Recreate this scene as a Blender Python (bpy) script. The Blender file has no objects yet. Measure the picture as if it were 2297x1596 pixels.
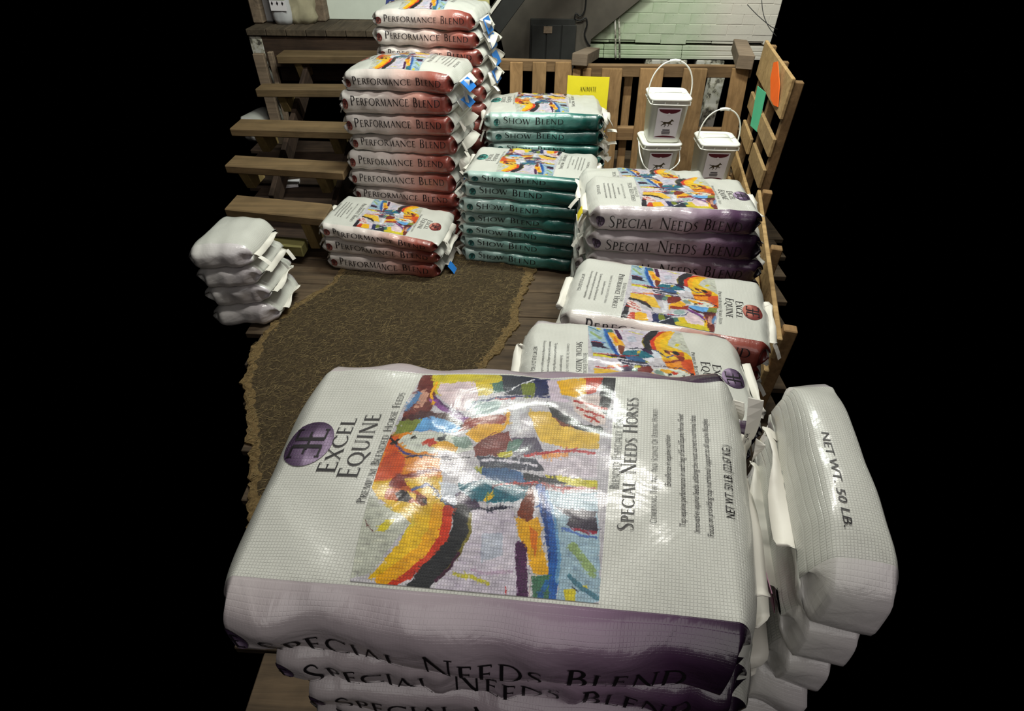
import bpy, math, random
import numpy as np
from mathutils import Vector

# ------------------------------------------------------------------ camera
C = bpy.context.scene.collection
SC = bpy.context.scene
W_, H_ = 2297, 1596
FPX, TILT, ROLL, CAMH = 1235.0, 0.7107, -0.0138, 1.735
cam_d = bpy.data.cameras.new('camera'); cam = bpy.data.objects.new('camera', cam_d); C.objects.link(cam)
cam_d.sensor_fit = 'HORIZONTAL'; cam_d.sensor_width = 36.0
cam_d.lens = FPX / W_ * 36.0
cam_d.clip_start = 0.02
cam.location = (0, 0, CAMH)
from mathutils import Matrix
cam.rotation_euler = (Matrix.Rotation(math.pi/2 - TILT, 3, 'X') @ Matrix.Rotation(-ROLL, 3, 'Z')).to_euler()
SC.camera = cam
# ------------------------------------------------------------------ world, lights, exposure
wd = bpy.data.worlds.new('world'); SC.world = wd; wd.use_nodes = True
wd.node_tree.nodes['Background'].inputs[0].default_value = (0, 0, 0, 1)
wd.node_tree.nodes['Background'].inputs[1].default_value = 0
def area(name, loc, target, sx, sy, watts, col):
    l = bpy.data.lights.new(name, 'AREA'); l.shape = 'RECTANGLE'; l.size = sx; l.size_y = sy
    l.energy = watts; l.color = col
    o = bpy.data.objects.new(name, l); C.objects.link(o); o.location = loc
    o.rotation_euler = (Vector(target) - Vector(loc)).to_track_quat('-Z', 'Y').to_euler()
    return o
area('ceiling_lamp', (0.15, 1.95, 3.3), (0.15, 2.1, 0), 1.9, 0.09, 50, (1.0, 0.97, 0.90))
area('ceiling_lamp', (0.2, 3.1, 3.4), (0.2, 4.0, 0), 1.3, 0.12, 98, (0.94, 1.0, 0.90))
area('wall_fill', (1.9, 4.2, 2.3), (1.6, 5.3, 0.8), 0.5, 0.12, 16, (0.97, 1.0, 0.90))  # added fill that brightens the right of the back wall, no real fixture
area('room_bounce', (0.3, -0.9, 2.7), (0.1, 3.0, 0.3), 2.6, 1.8, 15, (1.0, 0.96, 0.92))
SC.view_settings.view_transform = 'Standard'
SC.view_settings.look = 'None'
SC.view_settings.gamma = 1
SC.view_settings.use_curve_mapping = False
SC.view_settings.exposure = 0.15

# ------------------------------------------------------------------ real-space helpers (sight line -> point on a known plane)
cT, sT = math.cos(TILT), math.sin(TILT)
def ray(u, v):
    x = (u - 1148.5) / FPX; y = -(v - 798) / FPX
    X = x*math.cos(ROLL) + y*math.sin(ROLL); up = -x*math.sin(ROLL) + y*math.cos(ROLL)
    return np.array([X, cT + up*sT, -sT + up*cT])
O = np.array([0, 0, CAMH])
def pz(u, v, z): d = ray(u, v); return O + d*((z - CAMH)/d[2])
def py(u, v, y): d = ray(u, v); return O + d*(y/d[1])
def px(u, v, x): d = ray(u, v); return O + d*(x/d[0])
def pl(u, v, A, B):
    n = np.array([-(B-A)[1], (B-A)[0], 0]); d = ray(u, v)
    return O + d*(((A-O) @ n)/(d @ n))

# ------------------------------------------------------------------ materials
def s2l(c):
    c = np.asarray(c, float)
    return np.where(c <= .04045, c/12.92, ((c+.055)/1.055)**2.4)
def hexc(r, g, b): return tuple(s2l(np.array([r, g, b])/255.0)) + (1,)
class NT:
    def __init__(s, name):
        s.m = bpy.data.materials.new(name); s.m.use_nodes = True
        s.t = s.m.node_tree; s.b = s.t.nodes['Principled BSDF']
    def n(s, typ, ins=None, **kw):
        nd = s.t.nodes.new(typ)
        for k, v in kw.items(): setattr(nd, k, v)
        for k, v in (ins or {}).items(): s.set(nd, k, v)
        return nd
    def set(s, nd, k, v):
        if isinstance(v, bpy.types.NodeSocket): s.t.links.new(v, nd.inputs[k])
        else: nd.inputs[k].default_value = v
    def mix(s, f, a, b, blend='MIX'):
        nd = s.t.nodes.new('ShaderNodeMix'); nd.data_type = 'RGBA'; nd.blend_type = blend
        for k, v in ((0, f), (6, a), (7, b)): s.set(nd, k, v)
        return nd.outputs[2]
    def math(s, op, a, b=0.0, c=0.0):
        nd = s.t.nodes.new('ShaderNodeMath'); nd.operation = op
        s.set(nd, 0, a); s.set(nd, 1, b); s.set(nd, 2, c)
        return nd.outputs[0]
    def ramp(s, f, stops):
        nd = s.t.nodes.new('ShaderNodeValToRGB'); s.set(nd, 0, f)
        e = nd.color_ramp.elements
        while len(e) < len(stops): e.new(.5)
        for q, (p, c) in zip(e, stops): q.position = p; q.color = c
        return nd.outputs[0]
    def noise(s, vec, scale, detail=3, rough=.5, dist=0):
        return s.n('ShaderNodeTexNoise', {'Vector': vec, 'Scale': scale, 'Detail': detail, 'Roughness': rough, 'Distortion': dist}).outputs[0]
    def bump(s, h, st, dist=.001, nrm=None):
        nd = s.n('ShaderNodeBump', {'Height': h, 'Strength': st, 'Distance': dist})
        if nrm is not None: s.set(nd, 'Normal', nrm)
        return nd.outputs[0]
G0 = (0.5,)*3 + (1,)
def plain(name, col, rough=.6, var=.12, scale=12, spec=.4, metal=0):
    k = NT(name); tc = k.n('ShaderNodeTexCoord').outputs['Object']
    f = k.noise(tc, scale, 4, .6)
    c = np.array(col[:3])
    lo = tuple(c*(1-var)) + (1,); hi = tuple(np.minimum(c*(1+var), 1)) + (1,)
    k.set(k.b, 'Base Color', k.ramp(f, [(.3, lo), (.7, hi)]))
    k.set(k.b, 'Roughness', rough); k.set(k.b, 'Specular IOR Level', spec); k.set(k.b, 'Metallic', metal)
    k.set(k.b, 'Normal', k.bump(f, .15, .002))
    return k.m
def wood(name, c1, c2, axis=0, rough=.75, scale=1.0, dirt=.5, bump=.5):
    """grain runs along the object axis given"""
    k = NT(name); tc = k.n('ShaderNodeTexCoord').outputs['Object']
    sc = [26*scale]*3; sc[axis] = 1.6*scale
    oi = k.n('ShaderNodeObjectInfo').outputs['Random']
    off = k.n('ShaderNodeCombineXYZ', {0: k.math('MULTIPLY', oi, 37.0), 1: k.math('MULTIPLY', oi, 11.0), 2: k.math('MULTIPLY', oi, 23.0)}).outputs[0]
    mp = k.n('ShaderNodeMapping', {'Vector': tc, 'Location': off, 'Scale': tuple(sc)}).outputs[0]
    g = k.noise(mp, 1.0, 6, .65, 1.2)
    f = k.noise(tc, 5.0, 4, .6)
    col = k.ramp(g, [(.28, c1), (.72, c2)])
    dk = tuple(np.array(c1[:3])*.45) + (1,)
    col = k.mix(k.math('MULTIPLY', k.ramp(f, [(.45, (0, 0, 0, 1)), (.75, (1, 1, 1, 1))]), dirt), col, dk)
    tint = k.ramp(oi, [(0, (.8, .8, .8, 1)), (1, (1.15, 1.12, 1.08, 1))])
    col = k.mix(1.0, col, tint, 'MULTIPLY')
    k.set(k.b, 'Base Color', col); k.set(k.b, 'Roughness', rough); k.set(k.b, 'Specular IOR Level', .25)
    k.set(k.b, 'Normal', k.bump(g, bump, .004))
    return k.m
def film_normal(k, uv, weave=.35, crinkle=.3):
    """fine woven plastic relief on the bags, in metres along the cloth"""
    br = k.n('ShaderNodeTexBrick', {'Vector': uv, 'Scale': 1.0, 'Mortar Size': .0006, 'Mortar Smooth': .6, 'Brick Width': .0042, 'Row Height': .0038, 'Bias': 0.0}, offset=0.0)
    h = k.math('MULTIPLY', br.outputs['Fac'], -1.0)
    n1 = k.bump(h, weave, .0006)
    vo = k.n('ShaderNodeTexVoronoi', {'Vector': uv, 'Scale': 26.0, 'Randomness': 1.0}, feature='F1')
    ns = k.noise(uv, 17.0, 3, .5, .8)
    hh = k.math('ADD', k.math('MULTIPLY', vo.outputs['Distance'], .35), ns)
    return k.bump(hh, crinkle, .006, n1), br.outputs['Fac']
def bag_white(name, col=hexc(206, 206, 198)):
    k = NT(name); uv = k.n('ShaderNodeUVMap').outputs[0]
    nrm, lines = film_normal(k, uv, .8, .2)
    f = k.noise(uv, 9, 3, .5)
    c = k.ramp(f, [(.3, tuple(np.array(col[:3])*.93) + (1,)), (.7, col)])
    c = k.mix(k.math('MULTIPLY', lines, .2), c, tuple(np.array(col[:3])*.55) + (1,))
    k.set(k.b, 'Base Color', c); k.set(k.b, 'Roughness', .42); k.set(k.b, 'Specular IOR Level', .5)
    k.set(k.b, 'Coat Weight', .7); k.set(k.b, 'Coat Roughness', .14)
    k.set(k.b, 'Normal', nrm); k.set(k.b, 'Coat Normal', nrm)
    return k.m
def bag_side(name, stops, rough=.34):
    """gusset print: fades along the bag from pale to the blend colour"""
    k = NT(name); uv = k.n('ShaderNodeUVMap').outputs[0]
    fr = k.n('ShaderNodeAttribute', attribute_name='along').outputs['Fac']
    wob = k.math('MULTIPLY_ADD', k.noise(uv, 7, 2, .5), .08, -.04)
    c = k.ramp(k.math('ADD', fr, wob), stops)
    nrm, lines = film_normal(k, uv, .22, .55)
    k.set(k.b, 'Base Color', c); k.set(k.b, 'Roughness', rough); k.set(k.b, 'Specular IOR Level', .5)
    k.set(k.b, 'Coat Weight', .8); k.set(k.b, 'Coat Roughness', .12)
    k.set(k.b, 'Normal', nrm); k.set(k.b, 'Coat Normal', nrm)
    return k.m
def print_mat(name, coat=.75):
    k = NT(name); uv = k.n('ShaderNodeUVMap').outputs[0]
    nrm, lines = film_normal(k, uv, 1.0, .14)
    col = k.n('ShaderNodeAttribute', attribute_name='paint').outputs['Color']
    c = k.mix(k.math('MULTIPLY', lines, .12), col, (.2, .2, .2, 1))
    k.set(k.b, 'Base Color', c); k.set(k.b, 'Roughness', .5); k.set(k.b, 'Specular IOR Level', .2)
    k.set(k.b, 'Coat Weight', coat); k.set(k.b, 'Coat Roughness', .13); k.set(k.b, 'Coat IOR', 1.4)
    k.set(k.b, 'Normal', nrm); k.set(k.b, 'Coat Normal', nrm)
    return k.m
W0 = hexc(208, 204, 198)
MS = {
 'white': bag_white('woven_white'),
 'red': bag_side('side_red', [(0, W0), (.42, hexc(206, 192, 186)), (.64, hexc(196, 150, 138)), (.84, hexc(150, 76, 64)), (1, hexc(88, 26, 24))]),
 'green': bag_side('side_green', [(0, hexc(168, 186, 180)), (.35, hexc(140, 176, 168)), (.58, hexc(86, 144, 134)), (.78, hexc(20, 92, 84)), (1, hexc(4, 52, 48))]),
 'purple': bag_side('side_purple', [(0, hexc(190, 182, 182)), (.45, hexc(172, 158, 166)), (.68, hexc(136, 112, 134)), (.84, hexc(78, 52, 80)), (.94, hexc(34, 20, 38)), (1, hexc(18, 10, 22))]),
 'pale': bag_side('side_pale', [(0, hexc(208, 206, 200)), (1, hexc(196, 188, 192))]),
 'ink': plain('black_ink', hexc(26, 22, 26), .45, .1),
 'inkgrey': plain('grey_ink', hexc(78, 74, 78), .5, .1),
 'print': print_mat('picture_print'),
 'ball': print_mat('emblem_print', .2),
 'flap': plain('flap_tape', hexc(214, 210, 200), .5, .05),
 'blue': plain('blue_tag', hexc(38, 112, 190), .4, .1),
 'pinktag': plain('pink_tag', hexc(216, 160, 186), .5, .06),
 'yellowtag': plain('yellow_tag', hexc(236, 214, 30), .5, .05),
 'olive': plain('olive_tag', hexc(132, 142, 60), .5, .1),
 'floor': wood('floor_wood', hexc(52, 43, 34), hexc(96, 80, 62), 0, .8, .8, .55, .6),
 'tread': wood('tread_wood', hexc(94, 78, 56), hexc(126, 104, 74), 0, .7, .8, .45),
 'treadg': wood('green_tread_wood', hexc(104, 102, 60), hexc(140, 132, 84), 0, .7, .8, .3),
 'string': wood('stringer_wood', hexc(124, 106, 68), hexc(160, 138, 92), 2, .7, .8, .3),
 'pallet': wood('pallet_wood', hexc(112, 86, 56), hexc(154, 122, 84), 2, .8, .9, .55),
 'palletx': wood('pallet_rail_wood', hexc(112, 88, 62), hexc(150, 120, 86), 0, .8, .9, .5),
 'pallety': wood('pallet_side_wood', hexc(146, 118, 78), hexc(194, 162, 114), 1, .75, .9, .25),
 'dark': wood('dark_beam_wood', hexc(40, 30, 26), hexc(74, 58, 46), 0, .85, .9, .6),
 'deck': wood('deck_wood', hexc(62, 54, 44), hexc(96, 84, 70), 1, .85, .8, .5),
 'grey': wood('grey_beam_wood', hexc(96, 84, 72), hexc(140, 122, 104), 1, .85, .8, .3),
 'black': plain('dark_cabinet', hexc(34, 34, 32), .7, .2),
 'cord': plain('black_cord', hexc(16, 16, 16), .5, .1),
 'pail': plain('pail_plastic', hexc(240, 240, 232), .35, .03, 6, .5),
 'paillabel': plain('pail_label', hexc(222, 217, 220), .45, .03),
 'maroon': plain('maroon_print', hexc(86, 28, 40), .45, .1),
 'horsebrown': plain('horse_print', hexc(62, 52, 34), .5, .2),
 'sign': plain('yellow_paper', hexc(238, 220, 40), .6, .04),
 'greenpaper': plain('green_paper', hexc(80, 178, 136), .6, .06),
 'orange': plain('orange_plastic', hexc(240, 104, 34), .5, .05),
 'board': plain('white_board', hexc(212, 218, 206), .5, .03),
 'sack': plain('beige_sack', hexc(160, 152, 126), .8, .15),
 'jug': plain('jug_plastic', hexc(176, 176, 178), .35, .08),
 'jlabel': plain('green_label', hexc(150, 172, 84), .5, .15),
 'paleyellow': plain('pale_yellow_board', hexc(196, 188, 128), .7, .12),
}
def wall_mat():
    k = NT('painted_brick'); tc = k.n('ShaderNodeTexCoord').outputs['Object']
    gx = k.n('ShaderNodeSeparateXYZ', {0: k.n('ShaderNodeNewGeometry').outputs['Position']}).outputs
    f = k.noise(tc, 6, 5, .6); g = k.noise(tc, 30, 5, .7)
    fr = k.math('MULTIPLY_ADD', gx[0], .55, -.25)
    base = k.ramp(fr, [(0, hexc(120, 114, 104)), (.15, hexc(146, 162, 130)), (.55, hexc(162, 174, 148)), (.72, hexc(190, 183, 172)), (1, hexc(196, 188, 180))])
    c = k.mix(k.ramp(f, [(.35, (0, 0, 0, 1)), (.7, (.3, .3, .3, 1))]), base, hexc(206, 204, 190))
    c = k.mix(k.ramp(g, [(.64, (0, 0, 0, 1)), (.70, (.85, .85, .85, 1))]), c, hexc(70, 72, 60))
    k.set(k.b, 'Base Color', c); k.set(k.b, 'Roughness', .7); k.set(k.b, 'Normal', k.bump(g, .5, .004))
    return k.m
MS['brick'] = wall_mat()
def flaky():
    k = NT('flaking_white_paint'); tc = k.n('ShaderNodeTexCoord').outputs['Object']
    g = k.noise(tc, 14, 5, .7)
    k.set(k.b, 'Base Color', k.ramp(g, [(.46, hexc(184, 180, 172)), (.53, hexc(160, 156, 140)), (.6, hexc(70, 66, 58))]))
    k.set(k.b, 'Roughness', .8); k.set(k.b, 'Normal', k.bump(g, .5, .004))
    return k.m
MS['flaky'] = flaky()
def mat_mat():
    k = NT('matted_fibre'); at = k.n('ShaderNodeAttribute', attribute_name='edge').outputs['Fac']
    tc = k.n('ShaderNodeTexCoord').outputs['Object']
    f = k.noise(tc, 60, 5, .7, 1.5); g = k.noise(tc, 7, 4, .6)
    c = k.ramp(f, [(.3, hexc(38, 32, 22)), (.55, hexc(74, 62, 44)), (.75, hexc(120, 102, 72))])
    c = k.mix(k.math('MULTIPLY', g, .5), c, hexc(44, 36, 26))
    e = k.math('GREATER_THAN', k.math('ADD', at, k.math('MULTIPLY_ADD', k.noise(tc, 22, 4, .6), .9, -.45)), .55)
    c = k.mix(k.math('MULTIPLY', e, .6), c, k.ramp(f, [(.3, hexc(92, 74, 46)), (.7, hexc(148, 122, 80))]))
    k.set(k.b, 'Base Color', c); k.set(k.b, 'Roughness', .9); k.set(k.b, 'Specular IOR Level', .15)
    k.set(k.b, 'Normal', k.bump(f, .9, .006))
    return k.m
MS['mat'] = mat_mat()
MS['straw'] = plain('straw_fibre', hexc(112, 96, 66), .8, .35, 3, .2)

# ------------------------------------------------------------------ object helpers
def obj(name, me, parent=None, mats=(), label=None):
    o = bpy.data.objects.new(name, me); C.objects.link(o)
    for m in mats: me.materials.append(m)
    if parent is not None:
        o.parent = parent; o.matrix_parent_inverse = Matrix.Translation(-parent.location)
    if label: o['label'] = label
    return o
def mesh(name, V, F, smooth=False):
    me = bpy.data.meshes.new(name); me.from_pydata([tuple(map(float, v)) for v in V], [], [tuple(map(int, f)) for f in F]); me.update()
    if smooth: me.polygons.foreach_set('use_smooth', [True]*len(me.polygons))
    return me
def thing(name, loc, label, cat, group=None):
    o = bpy.data.objects.new(name, None); C.objects.link(o); o.location = tuple(map(float, loc)); o.empty_display_size = .05
    o['label'] = label; o['category'] = cat
    if group: o['group'] = group
    return o
def tag(o, label, cat, group=None):
    o['label'] = label; o['category'] = cat
    if group: o['group'] = group
    return o
def struct(o, label=None):
    o['kind'] = 'structure'
    if label: o['label'] = label
    return o
def fix_normals(me):
    import bmesh
    bm = bmesh.new(); bm.from_mesh(me); bmesh.ops.recalc_face_normals(bm, faces=bm.faces); bm.to_mesh(me); bm.free()
def hexa(P8, name='board', bev=.004, seg=1):
    """eight corners: bottom FL FR BR BL, top FL FR BR BL -> bevelled board; origin at its centre"""
    import bmesh
    P8 = np.array(P8, float); c = P8.mean(0)
    bm = bmesh.new(); vs = [bm.verts.new(p - c) for p in P8]
    for f in ((3, 2, 1, 0), (4, 5, 6, 7), (0, 1, 5, 4), (1, 2, 6, 5), (2, 3, 7, 6), (3, 0, 4, 7)): bm.faces.new([vs[i] for i in f])
    bmesh.ops.recalc_face_normals(bm, faces=bm.faces)
    if bev: bmesh.ops.bevel(bm, geom=list(bm.edges), offset=bev, segments=seg, affect='EDGES', profile=.7)
    me = bpy.data.meshes.new(name); bm.to_mesh(me); bm.free()
    return me, c
def board(name, P8, m, parent=None, bev=.004, label=None):
    me, c = hexa(P8, name, bev); me.materials.append(m)
    o = bpy.data.objects.new(name, me); C.objects.link(o)
    if parent is not None: o.parent = parent; o.location = Vector(c) - parent.location
    else: o.location = c
    if label: o['label'] = label
    return o
def bar8(A, B, w, h, up=(0, 0, 1)):
    """beam from A to B, width w across, height h along up (A,B on its centre line)"""
    A = np.array(A, float); B = np.array(B, float); d = (B-A)/np.linalg.norm(B-A)
    up = np.array(up, float); s = np.cross(d, up); s /= np.linalg.norm(s); t = np.cross(s, d)
    s = s*w/2; t = t*h/2
    return [A-s-t, B-s-t, B+s-t, A+s-t, A-s+t, B-s+t, B+s+t, A+s+t]
def beam(name, A, B, w, h, m, parent=None, up=(0, 0, 1), bev=.004, label=None):
    """board whose own x axis runs A->B so the grain follows it"""
    A = np.array(A, float); B = np.array(B, float); L = np.linalg.norm(B-A); d = (B-A)/L
    upv = np.array(up, float); s = np.cross(upv, d); s /= np.linalg.norm(s); t = np.cross(d, s)
    P = [(x, y, z) for z in (-h/2, h/2) for x, y in ((-L/2, -w/2), (L/2, -w/2), (L/2, w/2), (-L/2, w/2))]
    me, c = hexa(P, name, bev); me.materials.append(m)
    o = bpy.data.objects.new(name, me); C.objects.link(o)
    M = Matrix(((d[0], s[0], t[0]), (d[1], s[1], t[1]), (d[2], s[2], t[2]))).to_4x4()
    M.translation = Vector((A+B)/2)
    if parent is not None: M.translation = M.translation - parent.location; o.parent = parent
    o.matrix_local = M
    if label: o['label'] = label
    return o
def tube(name, pts, r, m, parent=None, closed=False, ns=8, smooth=3):
    pts = [np.array(p, float) for p in pts]
    if smooth > 1:
        q = []
        n = len(pts)
        for i in range(n-1):
            p0, p1, p2, p3 = pts[max(i-1, 0)], pts[i], pts[i+1], pts[min(i+2, n-1)]
            for k in range(smooth):
                t = k/smooth
                q.append(.5*((2*p1) + (-p0+p2)*t + (2*p0-5*p1+4*p2-p3)*t*t + (-p0+3*p1-3*p2+p3)*t**3))
        q.append(pts[-1]); pts = q
    V = []; F = []
    prev = np.array([0.3, .2, .93])
    for i, p in enumerate(pts):
        d = pts[min(i+1, len(pts)-1)] - pts[max(i-1, 0)]; d = d/np.linalg.norm(d)
        s = np.cross(d, prev); s /= np.linalg.norm(s); t = np.cross(s, d); prev = t
        for k in range(ns):
            a = 2*math.pi*k/ns; V.append(p + r*(math.cos(a)*s + math.sin(a)*t))
    for i in range(len(pts)-1):
        for k in range(ns):
            a = i*ns+k; b = i*ns+(k+1) % ns; F.append((a, b, b+ns, a+ns))
    F.append(tuple(range(ns))[::-1]); F.append(tuple(range((len(pts)-1)*ns, len(pts)*ns)))
    me = mesh(name, V, F, True)
    return obj(name, me, parent, [m])

# ------------------------------------------------------------------ drawn roman capitals (strokes -> ribbons)
TH, TN = .125, .06
def _a(cx, cy, rx, ry, a0, a1, wv=TH, wh=TN): return ('A', cx, cy, rx, ry, a0, a1, wv, wh)
def _l(x0, y0, x1, y1, w): return ('L', x0, y0, x1, y1, w)
def _s(x, y, w=.24): return ('L', x-w/2, y, x+w/2, y, .035)
def stem(x, y0=0, y1=1): return [_l(x, y0, x, y1, TH), _s(x, y0+.017), _s(x, y1-.017)]
GL = {
 'A': (.80, [_l(.06, 0, .37, 1, TN), _l(.36, 1, .72, 0, TH), _l(.17, .34, .60, .34, .045), _s(.06, .017, .2), _s(.72, .017, .22)]),
 'B': (.68, stem(.16)+[_l(.16, .975, .34, .975, TN), _a(.32, .75, .18, .225, 90, -90), _l(.16, .52, .36, .52, TN), _a(.36, .27, .22, .25, 90, -90), _l(.16, .02, .36, .02, TN)]),
 'C': (.88, [_a(.52, .5, .44, .48, 48, 312), _l(.82, .98, .82, .78, .035), _l(.84, .24, .84, .06, .03)]),
 'D': (.92, stem(.16)+[_l(.16, .975, .42, .975, TN), _a(.40, .5, .42, .475, 90, -90), _l(.16, .025, .42, .025, TN)]),
 'E': (.62, stem(.16)+[_l(.16, .975, .50, .975, TN), _l(.16, .52, .44, .52, TN), _l(.16, .025, .56, .025, TN), _l(.50, 1, .50, .86, .035), _l(.44, .6, .44, .44, .03), _l(.56, 0, .56, .15, .035)]),
 'F': (.58, stem(.16)+[_l(.16, .975, .52, .975, TN), _l(.16, .52, .46, .52, TN), _l(.52, 1, .52, .86, .035), _l(.46, .6, .46, .44, .03)]),
 'G': (.94, [_a(.52, .5, .44, .48, 48, 312), _l(.82, .98, .82, .78, .035), _l(.82, .06, .82, .42, TH), _s(.82, .42)]),
 'H': (.92, stem(.16)+stem(.76)+[_l(.16, .52, .76, .52, TN)]),
 'I': (.34, stem(.17)),
 'J': (.40, [_l(.2, 1, .2, 0, TH), _s(.2, .983), _a(.04, 0, .16, .2, 0, -80, TH, TN)]),
 'K': (.74, stem(.16)+[_l(.2, .48, .60, 1, TN), _l(.28, .56, .72, 0, TH), _s(.62, .983, .2), _s(.72, .017, .2)]),
 'L': (.60, stem(.16)+[_l(.16, .025, .56, .025, TN), _l(.56, 0, .56, .17, .035)]),
 'M': (1.06, [_l(.12, 0, .20, 1, TN), _l(.19, 1, .52, .03, TH), _l(.52, .03, .86, 1, TN), _l(.86, 1, .94, 0, TH), _s(.12, .017), _s(.94, .017)]),
 'N': (.94, [_l(.15, 0, .15, 1, TN), _l(.13, 1, .78, 0, TH), _l(.79, 0, .79, 1, TN), _s(.15, .017, .22), _s(.79, .983, .22)]),
 'O': (1.0, [_a(.5, .5, .43, .48, 0, 360)]),
 'P': (.62, stem(.16)+[_l(.16, .975, .34, .975, TN), _a(.32, .735, .21, .24, 90, -90), _l(.16, .495, .34, .495, TN)]),
 'Q': (1.0, [_a(.5, .5, .43, .48, 0, 360), _l(.50, .05, 1.02, -.24, TH*.8)]),
 'R': (.72, stem(.16)+[_l(.16, .975, .34, .975, TN), _a(.32, .75, .2, .225, 90, -90), _l(.16, .52, .34, .52, TN), _l(.33, .52, .72, 0, TH), _s(.73, .017, .14)]),
 'S': (.60, [('P', [(.50, .82), (.44, .94), (.30, .985), (.15, .90), (.13, .74), (.25, .60), (.40, .47), (.50, .34), (.47, .12), (.30, .015), (.14, .04), (.08, .2)], [.03, .04, .05, .08, .11, .12, .12, .11, .08, .05, .04, .03])]),
 'T': (.72, stem(.36)+[_l(.06, .975, .66, .975, TN), _l(.06, 1, .06, .84, .035), _l(.66, 1, .66, .84, .035)]),
 'U': (.90, [_l(.17, 1, .17, .33, TH), _a(.46, .33, .29, .31, 180, 360, TH*.8, TN), _l(.75, 1, .75, .33, TN), _s(.17, .983), _s(.75, .983)]),
 'V': (.78, [_l(.07, 1, .40, 0, TH), _l(.40, 0, .72, 1, TN), _s(.07, .983), _s(.72, .983, .2)]),
 'W': (1.12, [_l(.07, 1, .34, 0, TH), _l(.34, 0, .58, .95, TN), _l(.56, .97, .82, 0, TH), _l(.82, 0, 1.06, 1, TN), _s(.07, .983), _s(1.06, .983, .2)]),
 'X': (.78, [_l(.08, 1, .70, 0, TH), _l(.68, 1, .09, 0, TN), _s(.08, .983), _s(.70, .017), _s(.68, .983, .2), _s(.09, .017, .2)]),
 'Y': (.74, [_l(.06, 1, .37, .48, TH), _l(.68, 1, .37, .48, TN), _l(.37, .48, .37, 0, TH), _s(.37, .017), _s(.06, .983), _s(.68, .983, .2)]),
 'Z': (.70, [_l(.60, .98, .10, .02, TH), _l(.10, .975, .62, .975, TN), _l(.08, .025, .64, .025, TN)]),
 ' ': (.45, []), '.': (.2, [_l(.08, .0, .08, .1, .1)]),
}
def ribbon(pts, ws, V, F):
    pts = np.array(pts, float); n = len(pts)
    d = np.zeros_like(pts); d[1:-1] = pts[2:]-pts[:-2]; d[0] = pts[1]-pts[0]; d[-1] = pts[-1]-pts[-2]
    d /= (np.linalg.norm(d, axis=1)[:, None] + 1e-9); nn = np.stack([-d[:, 1], d[:, 0]], 1)
    b = len(V)
    for p, q, w in zip(pts, nn, ws): V.append(p + q*w/2); V.append(p - q*w/2)
    for i in range(n-1): F.append((b+2*i, b+2*i+1, b+2*i+3, b+2*i+2))
def glyph_strokes(st, seg, V, F, ox, sc):
    for s in st:
        if s[0] == 'L':
            _, x0, y0, x1, y1, w = s; L = math.hypot(x1-x0, y1-y0); n = max(1, int(L/seg)); t = np.linspace(0, 1, n+1)[:, None]
            P = np.array([[x0, y0]])*(1-t) + np.array([[x1, y1]])*t; Wd = [w*sc]*(n+1)
        elif s[0] == 'A':
            _, cx, cy, rx, ry, a0, a1, wv, wh = s; n = max(4, int(abs(a1-a0)/180*8)); a = np.radians(np.linspace(a0, a1, n+1))
            P = np.stack([cx+rx*np.cos(a), cy+ry*np.sin(a)], 1); Wd = (wh+(wv-wh)*np.abs(np.cos(a))**1.5)*sc
        else:
            q = np.array(s[1], float); n = len(q); P = []; Wd = []
            for i in range(n-1):
                p0, p1, p2, p3 = q[max(i-1, 0)], q[i], q[i+1], q[min(i+2, n-1)]
                for k in range(2):
                    t = k/2; P.append(.5*((2*p1)+(-p0+p2)*t+(2*p0-5*p1+4*p2-p3)*t*t+(-p0+3*p1-3*p2+p3)*t**3)); Wd.append((s[2][i]*(1-t)+s[2][i+1]*t)*sc)
            P.append(q[-1]); Wd.append(s[2][-1]*sc); P = np.array(P)
        P = np.array(P)*sc + np.array([ox, 0]); ribbon(P, Wd, V, F)
WORDS = {}; KEEP = []
def caps(text, small=.8, track=.06, seg=.22):
    """mixed case text: capitals full size, lower case drawn as small capitals. cap height 1"""
    V = []; F = []; x = 0; WI = []; wi = 0
    for ch in text:
        if ch == ' ': wi += 1
        sc = 1.0 if (ch.isupper() or not ch.isalpha()) else small
        adv, st = GL[ch.upper()]; glyph_strokes(st, seg, V, F, x, sc); x += adv*sc + track
        WI += [wi]*(len(F)-len(WI))
    WORDS[id(F)] = WI; KEEP.append(F)
    return np.array(V), F, x - track
def bfont(text, shear=.2):
    cu = bpy.data.curves.new('lettering', 'FONT'); cu.body = text; cu.size = 1.0; cu.resolution_u = 2; cu.shear = shear
    o = bpy.data.objects.new('lettering', cu); C.objects.link(o)
    dg = bpy.context.evaluated_depsgraph_get(); dg.update()
    me = bpy.data.meshes.new_from_object(o.evaluated_get(dg))
    V = np.array([v.co[:2] for v in me.vertices]); F = [tuple(p.vertices) for p in me.polygons]
    bpy.data.objects.remove(o); bpy.data.curves.remove(cu); bpy.data.meshes.remove(me)
    w = V[:, 0].max(); V = V/np.array([1, .73]); V[:, 0] /= .73
    return V, F, w/.73
_tc = {}
def text_geo(kind, text):
    if (kind, text) not in _tc: _tc[kind, text] = caps(text) if kind == 'c' else bfont(text)
    return _tc[kind, text]

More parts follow.
